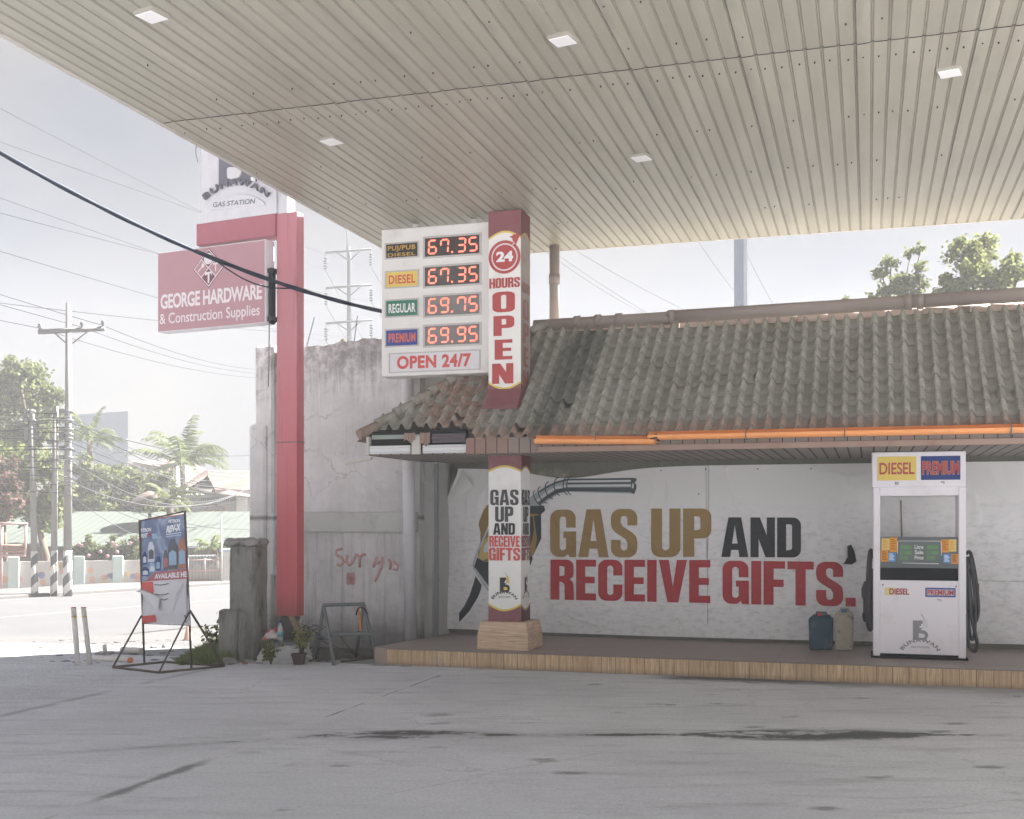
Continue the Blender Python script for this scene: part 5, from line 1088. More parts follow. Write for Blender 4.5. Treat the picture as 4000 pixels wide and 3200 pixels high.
# ------------------------------------------------------------------ clutter round the post foot
cb = thing('concrete_block', G(1085, 2590), 'rough whitish concrete footing block under the red sign post', 'concrete block')
m = MB(W); k = 13.0/F; o = G(1085, 2594)
pr_ = [(-85, 0), (-78, .30), (-62, .62), (-40, .82), (80, .80), (86, .4), (92, 0)]
A = [Vector((o.x+a*k, o.y, h*.265)) for a, h in pr_]; Bk = [p_+Vector((.05, .42, 0)) for p_ in A]
m.ext([tuple(p_) for p_ in A], (.05, .42, 0))
bmesh.ops.subdivide_edges(m.bm, edges=m.bm.edges[:], cuts=4, use_grid_fill=True); rd = random.Random(2)
for q in m.bm.verts: q.co += Vector((rd.uniform(-.012, .012), rd.uniform(-.012, .012), rd.uniform(-.012, .012)*(q.co.z > .02)))
m.build('block', M['blockconc'], cb)
m = MB(W); m.box(o.x-48*k, o.x+110*k, o.y-.03, o.y+.3, .222, .24); m.build('steel_plate', stl, cb)
def tarp():
    t_ = thing('red_cloth', z6(500, 1150, 13.2), 'faded red and white cloth draped on the concrete footing', 'cloth')
    cloth = NB('red_white_cloth'); c_ = cloth.co(); n_ = cloth.noise(c_, 4, 3)
    mt = cloth.fin(cloth.mix(cloth.ss(n_, .45, .55), hexc('#b2524a'), hexc('#cfc6c2')), .8, .2)
    A, B, Cx, D = z6(405, 1215, 12.98), z6(560, 1195, 13.0), z6(570, 1095, 13.25), z6(455, 1125, 13.2)
    grid_w(lambda a, b: (A*(1-a)+B*a)*(1-b)+(D*(1-a)+Cx*a)*b+Vector((0, 0, .02*sin(a*9)*sin(b*7)+.025*sin(pi*a))), 10, 8, mt, 'cloth_sheet', t_)
tarp()
bt = thing('plastic_bottle', z6(588, 1190, 13.05), 'clear plastic bottle with teal label on the footing block', 'bottle')
m = MB(W); b0_ = z6(588, 1192, 13.05); b0_.z = .24; pb = NB('clear_plastic'); pb.b.inputs['Transmission Weight'].default_value = .6
m.lathe(tuple(b0_), [(.03, 0), (.034, .02), (.034, .13), (.026, .17), (.012, .19), (.012, .21)], 14); m.build('bottle_body', pb.fin((.75, .8, .82), .15, .5), bt)
m = MB(W); m.lathe((b0_.x, b0_.y, b0_.z+.06), [(.0352, 0), (.0352, .05)], 14); m.build('label_wrap', mk('teal_label', hexc('#5d9aa0'), .5), bt)
m = MB(W); m.lathe((b0_.x, b0_.y, b0_.z+.21), [(.014, 0), (.014, .018)], 10); m.build('cap', K['plateblue'], bt)
# leaf plants
def leafmat(name, a, b_, tr=.45, ro=.7):
    nb = NB(name); c_ = nb.co(); n_ = nb.noise(c_, 9, 3); col = nb.mix(n_, a, b_); s = nb.b; nb.fin(col, ro, .25)
    t_ = nb.n('ShaderNodeBsdfTranslucent'); nb.put(t_.inputs[0], col); mxs = nb.n('ShaderNodeMixShader'); mxs.inputs[0].default_value = tr
    nb.t.links.new(s.outputs[0], mxs.inputs[1]); nb.t.links.new(t_.outputs[0], mxs.inputs[2]); nb.t.links.new(mxs.outputs[0], nb.t.nodes['Material Output'].inputs['Surface']); return nb.m
LM = [leafmat('leaf_mid_green', (.10, .135, .05), (.16, .19, .075)), leafmat('leaf_dark_green', (.06, .085, .038), (.10, .125, .055)), leafmat('leaf_yellow_green', (.155, .18, .065), (.24, .245, .10)), leafmat('leaf_reddish', (.16, .095, .08), (.23, .15, .12))]
def leaf(m, p, s, rd, mi=0, droop=0):
    d = Vector((rd.gauss(0, 1), rd.gauss(0, 1), rd.gauss(0, .7)-droop)).normalized(); n = d.cross(Vector((rd.gauss(0, 1), rd.gauss(0, 1), rd.gauss(0, 1)))).normalized()
    a, b_ = d*s, n*s*.36; V = [m.bm.verts.new(q) for q in (p, p+a*.5+b_, p+a, p+a*.5-b_)]; m.bm.faces.new(V).material_index = mi
def plant(root, base, h, w, n, size, mats, stems=5, droop=.3, seed=1, flowers=None):
    rd = random.Random(seed); ms = MB(W); ml = MB(W)
    for i in range(stems):
        g = rd.uniform(0, 2*pi); tip = base+Vector((cos(g)*w*rd.uniform(.2, 1), sin(g)*w*rd.uniform(.2, 1), h*rd.uniform(.6, 1.0))); mid = base*.5+tip*.5+Vector((0, 0, h*.12))
        ms.tube([base, mid, tip], [.006, .005, .003], 5)
        for k in range(n//stems):
            t_ = rd.uniform(.25, 1.05); p_ = (base*(1-t_)**2+mid*2*t_*(1-t_)+tip*t_*t_)+Vector((rd.gauss(0, w*.16), rd.gauss(0, w*.16), rd.gauss(0, h*.05))); leaf(ml, p_, size*rd.uniform(.6, 1.2), rd, rd.choice((0, 0, 1)), droop)
    ms.build('stem', mats[-1], root, clean=False); ml.build('foliage', mats[:2], root, norm=False)
bark = mk('brown_bark', (.13, .10, .075), .95, .25, 9, streak=(3, 3, .6))
pt = thing('potted_plant', G(1178, 2594), 'spindly yellow green plant spilling from a small brown pot', 'potted plant')
m = MB(W); q = G(1168, 2597); s = .072; m.hexa([(q.x-s*.7, q.y-s*.7, 0), (q.x+s*.7, q.y-s*.7, 0), (q.x+s*.7, q.y+s*.7, 0), (q.x-s*.7, q.y+s*.7, 0), (q.x-s, q.y-s, .12), (q.x+s, q.y-s, .12), (q.x+s, q.y+s, .12), (q.x-s, q.y+s, .12)], b=.006); m.box(q.x-s*1.1, q.x+s*1.1, q.y-s*1.1, q.y+s*1.1, .105, .125, b=.004); m.build('pot', mk('dark_brown_pot', (.085, .06, .05), .8, .2, 8), pt)
LP_ = leafmat('pale_leaf', (.26, .28, .12), (.38, .38, .18), .4); plant(pt, Vector((q.x+.03, q.y+.0, .1)), .36, .17, 330, .035, [LP_, LM[2], bark], 14, .5, 3)
w1 = thing('weed', G(1060, 2598), 'small dark green weed growing against the footing block', 'plant'); plant(w1, G(1058, 2597), .26, .13, 150, .055, [LM[2], LM[0], bark], 8, .2, 5)
m = MB(W); q = G(1320, 2596); ob = m.rock((q.x, q.y-.02, .026), .032, (1, 1, .9), seed=9); tag(m.build('stone', M['conc'], smooth=True), 'small round pale stone at the foot of the sawhorse', 'stone')
m = MB(W); q = G(893, 2597); m.rock((q.x, q.y, .04), .065, (1.2, .8, .75), seed=12); tag(m.build('stone', M['mossconc']), 'fist sized grey rock beside the poster stand foot', 'stone')
m = MB(W); rd = random.Random(8)
for i in range(34):
    q = G(905+rd.random()*130, 2598-rd.random()*16); m.rock((q.x, q.y, .008), rd.uniform(.012, .035), (1.3, 1, .6), seed=i, m=0 if rd.random() < .6 else 1)
tag(m.build('rubble', [M['conc'], mk('brick_crumbs', (.30, .15, .11), .95, .3, 9)]), 'scattered brick and mortar rubble between broken pillar and footing', 'rubble', kind='stuff')
nt_ = thing('tangled_wire', z6(870, 1110, 13.3), 'tangle of black wire mesh heaped behind the red post foot', 'wire')
m = MB(W); rd = random.Random(4)
for i in range(14):
    pts = []; p_ = z6(rd.uniform(800, 900), rd.uniform(1060, 1150), 13.3)
    for k in range(5): pts.append(p_); p_ = p_+Vector((rd.uniform(-.09, .09), rd.uniform(-.05, .05), rd.uniform(-.05, .045)))
    m.tube(pts, .004, 4)
m.build('wire_mesh', M['dark'], nt_)
ir = thing('iron_bar', G(1400, 2580), 'dark iron bar lying along the wall foot behind the sawhorse', 'bar')
m = MB(W); m.tube([G(1326, 2590)+up*.015, G(1452, 2575)+up*.015], .014, 5); m.build('bar', rust, ir)
# ------------------------------------------------------------------ grass by the pillar
gm = MB(W); rd = random.Random(11); gmat = leafmat('grass_blade', (.15, .20, .07), (.24, .28, .11), .5)
for i in range(5200):
    px = rd.uniform(705, 905); py = 2600-rd.random()**.8*(90*max(0, (px-705)/190)+10)
    q = G(px, py); q.z = max(zg(q.y), -.03); hgt = rd.uniform(.06, .17)*(.35+.9*(px-705)/190); b_ = Vector((rd.gauss(0, .05), rd.gauss(0, .05), hgt)); s = Vector((rd.uniform(-.006, .006), rd.uniform(-.006, .006), 0))
    V = [gm.bm.verts.new(x) for x in (q-s, q+s, q+b_*.55+s*.7+Vector((0, 0, .01)), q+b_)]; gm.bm.faces.new(V)
tag(gm.build('grass', gmat, norm=False), 'tuft of sunlit grass at the foot of the broken pillar', 'grass', kind='stuff')
w2 = thing('weed', G(850, 2570), 'taller leafy weed rising from the sunlit grass tuft', 'plant'); plant(w2, G(842, 2555), .5, .22, 120, .06, [LM[2], LM[0], bark], 7, .1, 6)
# ------------------------------------------------------------------ road edge things
GZ = -1.0
bol = mk('white_plastic_post', hexc('#e2ded8'), .5, .06, 5, dirt=hexc('#b5aea4'), damt=.4); yb = mk('yellow_reflector', hexc('#d9b25a'), .5); rb_ = mk('red_cap', hexc('#c5706a'), .5)
for i, (xt, xb, yt, yb_, lb) in enumerate(((287, 305, 2375, 2600, 'leaning white plastic bollard post, the one farther from the poster stand'), (326, 352, 2375, 2596, 'leaning white plastic bollard post, the one nearer the poster stand'))):
    b_ = G(xb, yb_); t_ = P(xt, yt, b_.y+.05); r = thing('bollard', b_, lb, 'bollard', 'white bollards at the forecourt edge')
    m = MB(W); m.tube([b_-up*.02, t_], .028, 12); m.build('post', bol, r); m = MB(W); m.tube([b_+(t_-b_)*.835, b_+(t_-b_)*.86], .0288, 12); m.build('reflector', yb, r); m = MB(W); m.tube([t_, t_+up*.008], .029, 12); m.build('cap', rb_, r)
def gz(px, py):                                 # ground point on the sloping shoulder
    d = 13.0
    for _ in range(40): d = F*(H-zg(d))/(py-HOR)*.5+d*.5
    return P(px, py, d)
q = gz(411, 2558); r = thing('broken_post', q, 'stump of a broken white bollard on a dark base', 'bollard')
m = MB(W); m.tube([q, q+Vector((-.01, 0, .12))], .026, 12); m.build('stump', bol, r); m = MB(W); m.box(q.x-.1, q.x+.08, q.y-.08, q.y+.1, q.z-.03, q.z+.035, b=.008); m.build('base', M['conc'], r)
a, b_ = gz(365, 2582), gz(505, 2590); r = thing('fallen_post', a, 'fallen white tube with orange end lying by the bollards', 'tube')
m = MB(W); m.tube([a+up*.03, b_+up*.03], .034, 12); m.build('tube', bol, r); m = MB(W); d_ = (b_-a).normalized(); m.tube([b_+up*.03, b_+up*.03+d_*.03], .035, 12); m.build('orange_end', mk('orange_end', hexc('#d98a5a'), .6), r)
a, b_ = gz(475, 2553), gz(552, 2556); m = MB(W); m.tube([a+up*.04, b_+up*.04], .04, 12); tag(m.build('fallen_tube', bol), 'short white tube lying farther back on the road shoulder', 'tube')
a = gz(735, 2502); r = thing('traffic_cone', a, 'slim faded traffic cone standing at the road edge behind the poster stand', 'cone'); k = a.y/F
m = MB(W); m.lathe(tuple(a), [(.013*1, 0), (18*k, .0), (17*k, .02), (6*k, 60*k), (5*k, 61*k)], 16); m.build('cone_body', mk('faded_cone', hexc('#d9b6a8'), .7), r); m = MB(W); m.box(a.x-20*k, a.x+20*k, a.y-20*k, a.y+20*k, a.z, a.z+.012); m.build('cone_base', M['conc'], r)
for i, (px, py, s) in enumerate(((655, 2530, .05), (604, 2532, .04))):
    q = gz(px, py); m = MB(W); m.rock(tuple(q), s*1.5, (1, 1, .7), seed=i+30); tag(m.build('stone', M['conc']), ('loose stone on the road shoulder below the poster stand panel', 'smaller loose stone on the shoulder seen between the stand legs')[i], 'stone')
# debris patch of broken concrete on the shoulder
m = MB(W); rd = random.Random(21)
for i in range(60):
    q = gz(rd.uniform(120, 800), rd.uniform(2500, 2592)); m.rock((q.x, q.y, q.z+.0), rd.uniform(.01, .045), (1.5, 1, .4), seed=i)
tag(m.build('gravel', M['pave']), 'loose gravel and broken bits on the sunny road shoulder', 'gravel', kind='stuff')
# ------------------------------------------------------------------ utility poles
polem = NB('spun_concrete_pole'); pc_ = polem.co(); polem_m = polem.fin(polem.mix(polem.noise(pc_, 2, 5), hexc('#807e7c'), hexc('#9b9895')), .85, .2)
def stripe_mat():
    b = NB('black_white_stripes'); x, y, z = b.sep(b.co()); s = ((z*1.55-x*1.6)).fract(); return b.fin(b.mix(b.ss(s, .42, .47)*b.ss(s, .93, .98, 1.0, 0.0), hexc('#d8d5d0'), hexc('#6a6a6c')), .8, .2)
stripem = stripe_mat(); fit = mk('pole_fitting', (.2, .2, .2), .6, .2)
UP = []
for i, (xb, xt, yt, yb_, w0, w1, lb) in enumerate(((264, 268, 1183, 2316, 36, 21, 'tall concrete utility pole with crossarm and striped base'), (210, 217, 1587, 2316, 27, 20, 'bare concrete pole with striped base between two other poles'), (136, 124, 1600, 2318, 27, 20, 'concrete pole with wire clamps and striped base by the red shrub'))):
    b_ = G(xb, yb_, GZ+.13); k = b_.y/F; t_ = P(xt, yt, b_.y); r = thing('utility_pole', b_, lb, 'utility pole', 'striped utility poles across the road')
    zs = b_.z+165*k; f_ = 165/(yb_-yt)
    m = MB(W); p1 = b_+(t_-b_)*f_; m.tube([p1, t_], [w0*k*.5*(1-.1), w1*k*.5], 14); m.build('pole_shaft', polem_m, r)
    m = MB(W); m.tube([b_-up*.2, p1], [w0*k*.5, w0*k*.5*.93], 14); m.build('striped_base', stripem, r)
    UP.append((b_, t_, k))
    if i == 0:
        c_ = P(267, 1290, b_.y-.1); a = P(150, 1297, b_.y-.15); e = P(410, 1284, b_.y-.15)
        m = MB(W); m.tube([a, e], .085, 4); m.build('crossarm', fit, r)
        for a2, e2 in ((P(215, 1303, b_.y-.15), P(260, 1342, b_.y-.1)), (P(345, 1293, b_.y-.15), P(282, 1342, b_.y-.1))): m = MB(W); m.tube([a2, e2], .025, 5); m.build('arm_brace', fit, r)
        for x, y in ((155, 1290), (320, 1283), (402, 1278)):
            q = P(x, y, b_.y-.15); m = MB(W); m.lathe(tuple(q), [(.03, 0), (.03, .1), (.09, .11), (.04, .15), (.07, .17), (.03, .24)], 10); m.build('insulator', fit, r)
    for j, y in enumerate((1610, 1645, 1680, 1700, 1715, 1755, 1790) if i != 1 else (1730, 1800)):
        q = P(xt+(xb-xt)*(y-yt)/(yb_-yt), y, b_.y); m = MB(W); m.tube([q, q+up*.05], w0*k*.56, 12)
        m.box(q.x-w0*k*.5-.12, q.x-w0*k*.4, q.y-.1, q.y+.0, q.z-.05, q.z+.1); m.build('clamp', fit, r)
def wire(pts, r, label, group, mat, sag=0, n=14, name='power_line'):
    A, B = Vector(pts[0]), Vector(pts[-1]); w = [A.lerp(B, i/n)-up*(sag*4*(i/n)*(1-i/n)) for i in range(n+1)]
    m = MB(W); m.tube(w, r, 4); o = m.build(name, mat, None); return tag(o, label, 'cable', group)
wm = mk('grey_wire', (.055, .058, .068), .95, .05, spec=0); wmp = mk('pale_wire', (.12, .12, .125), .9, .05, spec=.05); wmd = mk('blue_black_cable', (.02, .03, .05), .6, .1)
# three lines on the crossarm, running on behind the wall
dU = UP[0][0].y
for i, (y0, px, y1, y2) in enumerate(((1225, 402, 1275, 1428), (1182, 320, 1265, 1440), (1160, 402, 1262, 1400))):
    l, g_ = 'thin power line carried by the crossarm insulators of the tall pole', 'lines on the crossarm'
    wire([P(-80, y0-20, dU+3)+(P(-80, y0-20, dU+3)-P(300, 1280, dU)).normalized()*11, P((155, 320, 402)[i], (1282, 1278, 1272)[i], dU-.15)], .010, l, g_, wm, .1); wire([P((155, 320, 402)[i], (1282, 1278, 1272)[i], dU-.15), P(1060, (1478, 1460, 1445)[i], dU+32)], .011, l, g_, wm, .4)
# low bundle of service wires crossing the poles
rd = random.Random(17)
for i in range(17):
    y0 = 1585+i*19.5+rd.uniform(-8, 8); y1 = y0+rd.uniform(5, 40); a = P(-60, y0, dU-.6+rd.uniform(-.3, .3)); a = a+(a-P(266, y1, dU-.25)).normalized()*9; b_ = P(266, y1, dU-.25)
    lab = 'sagging service wire in the low bundle strung along the three striped poles'; grp = 'low bundle of service wires'
    wire([a, b_], rd.choice((.009, .012, .014)), lab, grp, rd.choice((wm, wm, wmp)), rd.uniform(.05, .3), 10)
    c_ = P(985, y1+rd.uniform(-20, 190)+(120 if y1 < 1700 else 20), dU+rd.uniform(12, 26)); wire([b_, c_], rd.choice((.009, .012, .015)), lab, grp, rd.choice((wm, wm, wmp)), rd.uniform(.4, 1.3), 12)
# thick black cable crossing close by
A, B_ = P(-60, 560, 10.6), P(1520, 1222, 13.6)
def cab(t): p_ = A.lerp(B_, t); return p_-up*(.20*4*t*(1-t))
bc = thing('black_cable', cab(.5), 'thick dark blue black cable sweeping past both roadside signs', 'cable')
m = MB(W); m.tube([A+(A-B_).normalized()*14+up*1.2, A+(A-B_).normalized()*6+up*.55]+[cab(i/40) for i in range(41)], [.019, .02]+[.019+.006*abs(sin(i*.7)) for i in range(41)], 7); m.build('main_strand', wmd, bc)
m = MB(W); m.tube([cab(.5+.22*i/14)-up*(.10*sin(pi*i/14)) for i in range(15)], .008, 5); m.build('slack_strand', wmd, bc)
# ------------------------------------------------------------------ transmission pole beyond the wall, its lines
TD = 85; tp = thing('transmission_pole', P(1365, 2200, TD), 'tall pale transmission pole with three crossarms and hanging insulators behind the wall', 'transmission pole')
tg = mk('pale_grey_metal', (.055, .062, .075), .6, .1); ti = mk('insulator_grey', (.06, .075, .085), .5, .1)
m = MB(W); b_ = P(1366, 2200, TD); b_.z = -1; m.tube([b_, P(1364, 1010, TD), P(1360, 965, TD)], [.24, .16, .15], 10); m.build('pole_shaft', tg, tp)
m = MB(W); m.tube([P(1357, 970, TD), P(1353, 860, TD)], .045, 6); m.build('lightning_rod', tg, tp)
TI = []
for yl, yr in ((988, 973), (1126, 1112), (1264, 1250)):
    xl, xr = (1270, 1452) if yl < 1000 else (1272, 1454); m = MB(W); m.tube([P(xl, yl, TD-.4), P(xr, yr, TD-.4)], .085, 4); m.build('crossarm', tg, tp)
    for x0, x1 in ((xl+45, 1358), (xr-45, 1370)): 
        y = yl+(yr-yl)*(x0-xl)/(xr-xl); m = MB(W); m.tube([P(x0, y+3, TD-.3), P(x1, yl+27, TD-.2)], .045, 4); m.build('arm_brace', tg, tp)
    for x, y in ((xl+2, yl), (xr-3, yr)):
        m = MB(W); m.tube([P(x, y, TD-.4), P(x, y+70, TD-.4)], .03, 5)
        for k in range(5): q = P(x, y+22+k*10, TD-.4); m.lathe(tuple(q), [(.05, -.05), (.17, -.02), (.17, .03), (.05, .06)], 8)
        m.build('insulator_string', ti, tp); TI.append(P(x, y+70, TD-.4))
near = [(-150, 280, 40), (900, 700, 40), (-150, 455, 40), (420, 640, 42), (-150, 690, 40), (300, 800, 42)]
for (x, y, d), t_ in zip(((-120, 320, 34), (-120, 470, 34), (-120, 690, 34), (-120, 760, 34), (-120, 905, 34), (-120, 1130, 34)), (TI[0], TI[1], TI[2], TI[3], TI[4], TI[5])):
    l, g_ = 'thin high line running down to the insulators of the transmission pole', 'transmission lines'
    wire([t_+(P(x, y, d)-t_)*1.45, t_], .011, l, g_, wm, .35); e = t_+(t_-P(x, y, d))*1.3; e.z = t_.z-9; wire([t_, e], .02, l, g_, wm, .5)
for a, b_ in (((2040, 900), (2640, 1260)), ((2200, 960), (2760, 1215)), ((2760, 930), (2890, 1170)), ((2940, 930), (3000, 1190)), ((2180, 1020), (2540, 1205))):
    wire([P(a[0]-80, a[1]-60, 60), P(b_[0]+60, b_[1]+60, 85)], .016, 'thin wire seen in the gap of sky above the tiled roof', 'wires above the roof', wm, .3)
tw = mk('thin_rod', (.2, .21, .25), .6)
for i, (x0, y0, x1, y1) in enumerate(((1228, 1240, 1195, 1365), (1396, 1235, 1380, 1365))): 
    m = MB(W); m.tube([P(x1, y1, 14.6), P(x0, y0, 14.7)], .006, 5); tag(m.build('rebar', tw), ('leaning rebar rod sticking up behind the wall near the red post', 'upright rebar rod sticking up behind the wall near the price sign')[i], 'rod')
m = MB(W); m.box(1, 2, 1, 2, 1, 2) if False else m.tube([P(1333, 1327, 14.6), P(1352, 1345, 14.6)], .02, 5); tag(m.build('wooden_stick', mk('yellow_wood', (.4, .33, .2), .8)), 'short stub of yellowish wood poking over the wall top', 'stick')
# steel mast behind the roof
ms_ = thing('steel_mast', P(2898, 2000, 40), 'plain blue grey steel mast rising behind the tiled roof', 'mast')
m = MB(W); b_ = P(2893, 1100, 40); m.box(b_.x-.15, b_.x+.10, 40, 40.4, -1, 15); m.build('mast_body', mk('blue_grey_paint', hexc('#7f8a9e'), .5, .05), ms_); m = MB(W); m.box(b_.x+.11, b_.x+.24, 40.05, 40.35, -1, 15); m.build('mast_flange', mk('pale_flange', hexc('#b9bdc8'), .5), ms_)
# ------------------------------------------------------------------ fence, gate and green roofed hall
FA, FB = G(-30, 2299, GZ), G(560, 2287, GZ); FC, FD = G(735, 2284, GZ), G(865, 2281, GZ); FE = G(1010, 2278, GZ)
fw_ = mk('whitewashed_wall', hexc('#c6c2bd'), .85, .06, 2, dirt=hexc('#a9a49b'), damt=.4)
dotm = [mk('dot_'+n_, hexc(h), .8) for n_, h in (('yellow', '#d8c79a'), ('orange', '#d2a890'), ('blue', '#8c93b8'), ('pink', '#cf9a94'))]
fe = thing('painted_fence', FA.lerp(FB, .5), 'low white fence wall painted with coloured dots across the road', 'fence')
ff = frame(FA, FB-FA); Lf = (FC-FA).length; hf = 1.0
m = MB(ff); m.box(-6, Lf, 0, .15, -.2, hf); rd = random.Random(6)
for i in range(46):
    a = rd.uniform(0, Lf-.4); z = rd.uniform(.2, hf-.15); r_ = rd.uniform(.07, .13); m.face([(a+r_*cos(2*pi*k/12), -.006, z+r_*1.1*sin(2*pi*k/12)) for k in range(12)], 1+i % 4)
m.build('wall_panel', [fw_]+dotm, fe)
for px in (55, 308, 462, 590):
    q = G(px, 2290, GZ); a = (q-FA).dot((FB-FA).normalized()); m = MB(ff); m.box(a-.2, a+.2, -.08, .24, -.2, hf+.18, b=.02); m.build('fence_pillar', mk('mint_white', hexc('#c3d0cc'), .8), fe)
ga = thing('school_gate', FC.lerp(FD, .5), 'pink and grey barred gate with peaked panels beside the dotted fence', 'gate')
fg = frame(FC, FD-FC); Lg = (FD-FC).length; pk = mk('pink_steel', hexc('#c2a09c'), .6); 
m = MB(fg)
for z in (.05, .55, .98): m.tube([(0, 0, z), (Lg, 0, z)], .03, 5)
for x in (0, Lg*.5, Lg): m.tube([(x, 0, 0), (x, 0, 1.05)], .03, 5)
m.build('gate_frame', pk, ga); m = MB(fg)
for i in range(23): m.tube([(Lg*(i+.5)/23, 0, .05), (Lg*(i+.5)/23, 0, 1.18)], .012, 4)
m.build('bars', mk('pale_bars', hexc('#b6bcbd'), .6), ga)
for x in (Lg*.28, Lg*.74): m = MB(fg); m.face([(x-.55, .02, .05), (x+.55, .02, .05), (x+.35, .02, .5), (x, .02, .85), (x-.35, .02, .5)]); m.build('peaked_panel', mk('brown_panel', hexc('#a58e7c'), .8), ga)
gpi = thing('gate_pillar', FD, 'white and blue gate pillar at the end of the school gate', 'pillar'); m = MB(frame(FD, FD-FC)); m.box(.05, .75, -.1, .4, -.2, 1.3, b=.02); m.build('pillar_body', fw_, gpi); m = MB(frame(FD, FD-FC)); m.box(.0, .8, -.15, .45, 1.3, 1.42, b=.02); m.build('pillar_cap', mk('pale_blue_cap', hexc('#9fb6c6'), .7), gpi)
tm = thing('flag_mast', P(866, 2180, 46), 'thin white mast standing beside the school gate', 'mast'); m = MB(W); b_ = P(866, 2180, 46.5); m.tube([Vector((b_.x, b_.y, -1)), P(865, 2015, 46.5)], .03, 6); m.build('mast_rod', fw_, tm)
hl_ = thing('green_hall', P(620, 2140, 52), 'long low hall with pale green ribbed metal roof behind the fence', 'building')
def greenroof():
    b = NB('pale_green_ribbed_roof'); x, y, z = b.sep(b.co()); s = ((x*1.15+y*.0)/.42).fract(); return b.fin(b.mix(b.ss(s, .6, .8)*.6, hexc('#5c625c'), hexc('#4a514b')), .6, .3)
m = MB(W); e0, e1, r0, r1 = P(-120, 2140, 50), P(1010, 2140, 51), P(-60, 2003, 57), P(1060, 2003, 58); m.ext([e0, e1, r1, r0], (0, 0, .06)); m.build('roof', greenroof(), hl_)
m = MB(W); a, b_ = P(-90, 2140, 51), P(1000, 2140, 52); m.hexa([(a.x, a.y, -1.2), (b_.x, b_.y, -1.2), (b_.x, b_.y+5, -1.2), (a.x, a.y+5, -1.2), (a.x, a.y, a.z), (b_.x, b_.y, b_.z), (b_.x, b_.y+5, b_.z), (a.x, a.y+5, a.z)]); m.build('wall', mk('shaded_brown_wall', hexc('#7d7266'), .9, .15, 1), hl_)
# pink framed bench shelter and signboard
bs = thing('pink_shelter', P(60, 2150, 46), 'pink metal frame structure with wooden slats by the poles', 'shelter'); D_ = 43.5
m = MB(W)
for a, b_ in (((-20, 2046), (108, 2046)), ((102, 2046), (97, 2172)), ((-20, 2170), (100, 2170)), ((8, 2046), (4, 2300))): m.tube([P(*a, D_), P(*b_, D_)], .05, 4)
m.build('frame', pk, bs); m = MB(W)
for y in (2132, 2143, 2154): m.tube([P(-20, y, D_), P(97, y, D_)], .045, 4)
m.build('slats', mk('pinkish_wood', hexc('#a88778'), .8), bs)
# ------------------------------------------------------------------ far buildings
ga_ = thing('grey_block', P(390, 1800, 90), 'blue grey slab building rising behind the trees', 'building')
m = MB(W); a, b_ = P(240, 1800, 90), P(500, 1800, 90); m.hexa([(a.x, 92, -1), (b_.x, 90, -1), (b_.x-7, 104, -1), (a.x-7, 106, -1), (a.x, 92, P(250, 1622, 92).z), (b_.x, 90, P(500, 1606, 90).z), (b_.x-7, 104, P(500, 1606, 90).z), (a.x-7, 106, P(250, 1622, 92).z)]); m.build('wall', mk('blue_grey_wall', hexc('#7c8798'), .8, .05), ga_)
for y in (1720, 1770, 1820): m = MB(W); m.tube([P(440, y, 89.9), P(499, y-3, 89.9)], .06, 4); m.build('facade_ledge', M['steel'], ga_)
wh = thing('white_house', P(600, 1880, 75), 'white house with brown eaves half hidden by palms', 'house')
m = MB(W); a, b_ = P(498, 1900, 75), P(690, 1900, 75); m.box(a.x, b_.x, 75, 82, -1, P(600, 1812, 75).z); m.build('wall', mk('white_house_wall', hexc('#b5b2ae'), .8, .04), wh)
m = MB(W); m.ext([P(520, 1803, 74.3), P(655, 1828, 74.3), P(650, 1845, 74.3), P(525, 1816, 74.3)], (0, 8, .5)); m.build('roof', mk('brown_eaves', hexc('#8f7d74'), .9), wh)
for x0, x1, y0, y1 in ((552, 562, 1818, 1845), (575, 583, 1818, 1848), (612, 640, 1828, 1840)): m = MB(W); a, b_ = P(x0, y1, 74.95), P(x1, y0, 74.95); m.box(a.x, b_.x, 74.93, 75.05, a.z, b_.z); m.build('window', mk('window_shade', hexc('#6d6a66'), .6), wh)
bh = thing('brown_roof_house', P(850, 1950, 62), 'house with sagging brown metal roof and dark gable', 'house')
m = MB(W); m.ext([P(800, 1848, 62), P(1040, 1848, 66), P(1040, 1925, 60), P(840, 1925, 58)], (0, 0, .15)); m.ext([P(800, 1848, 62), P(715, 1905, 60), P(730, 1910, 59), P(810, 1862, 61)], (0, .2, .2)); m.build('roof', mk('pinkish_brown_roof', hexc('#63554e'), .85, .15, 2, dirt=hexc('#7a6b66'), damt=.5), bh)
m = MB(W); m.ext([P(800, 1852, 61.5), P(840, 1925, 59.5), P(715, 1905, 60.5)], (.3, .6, 0)); m.build('gable', mk('dark_gable', hexc('#545250'), .9), bh)
m = MB(W); a, b_ = P(722, 2010, 60), P(1040, 2010, 60); m.box(a.x, b_.x, 60, 66, -1, P(800, 1932, 60).z); m.build('wall', mk('grey_lattice_wall', hexc('#b3b1b2'), .85, .1, 3), bh)
m = MB(W)
for i in range(24): x = 752+i*8.2; a, b_ = P(x, 1958, 59.95), P(x+4, 1944, 59.95); m.box(a.x, b_.x, 59.93, 60.02, a.z, b_.z)
m.build('vent_row', mk('vent_shade', hexc('#85847f'), .8), bh)
m = MB(W); a, b_ = P(927, 2000, 59.9), P(966, 1934, 59.9); m.box(a.x, b_.x, 59.7, 60.02, a.z, b_.z); m.build('white_panel', mk('white_panel', hexc('#dedbd6'), .8), bh)
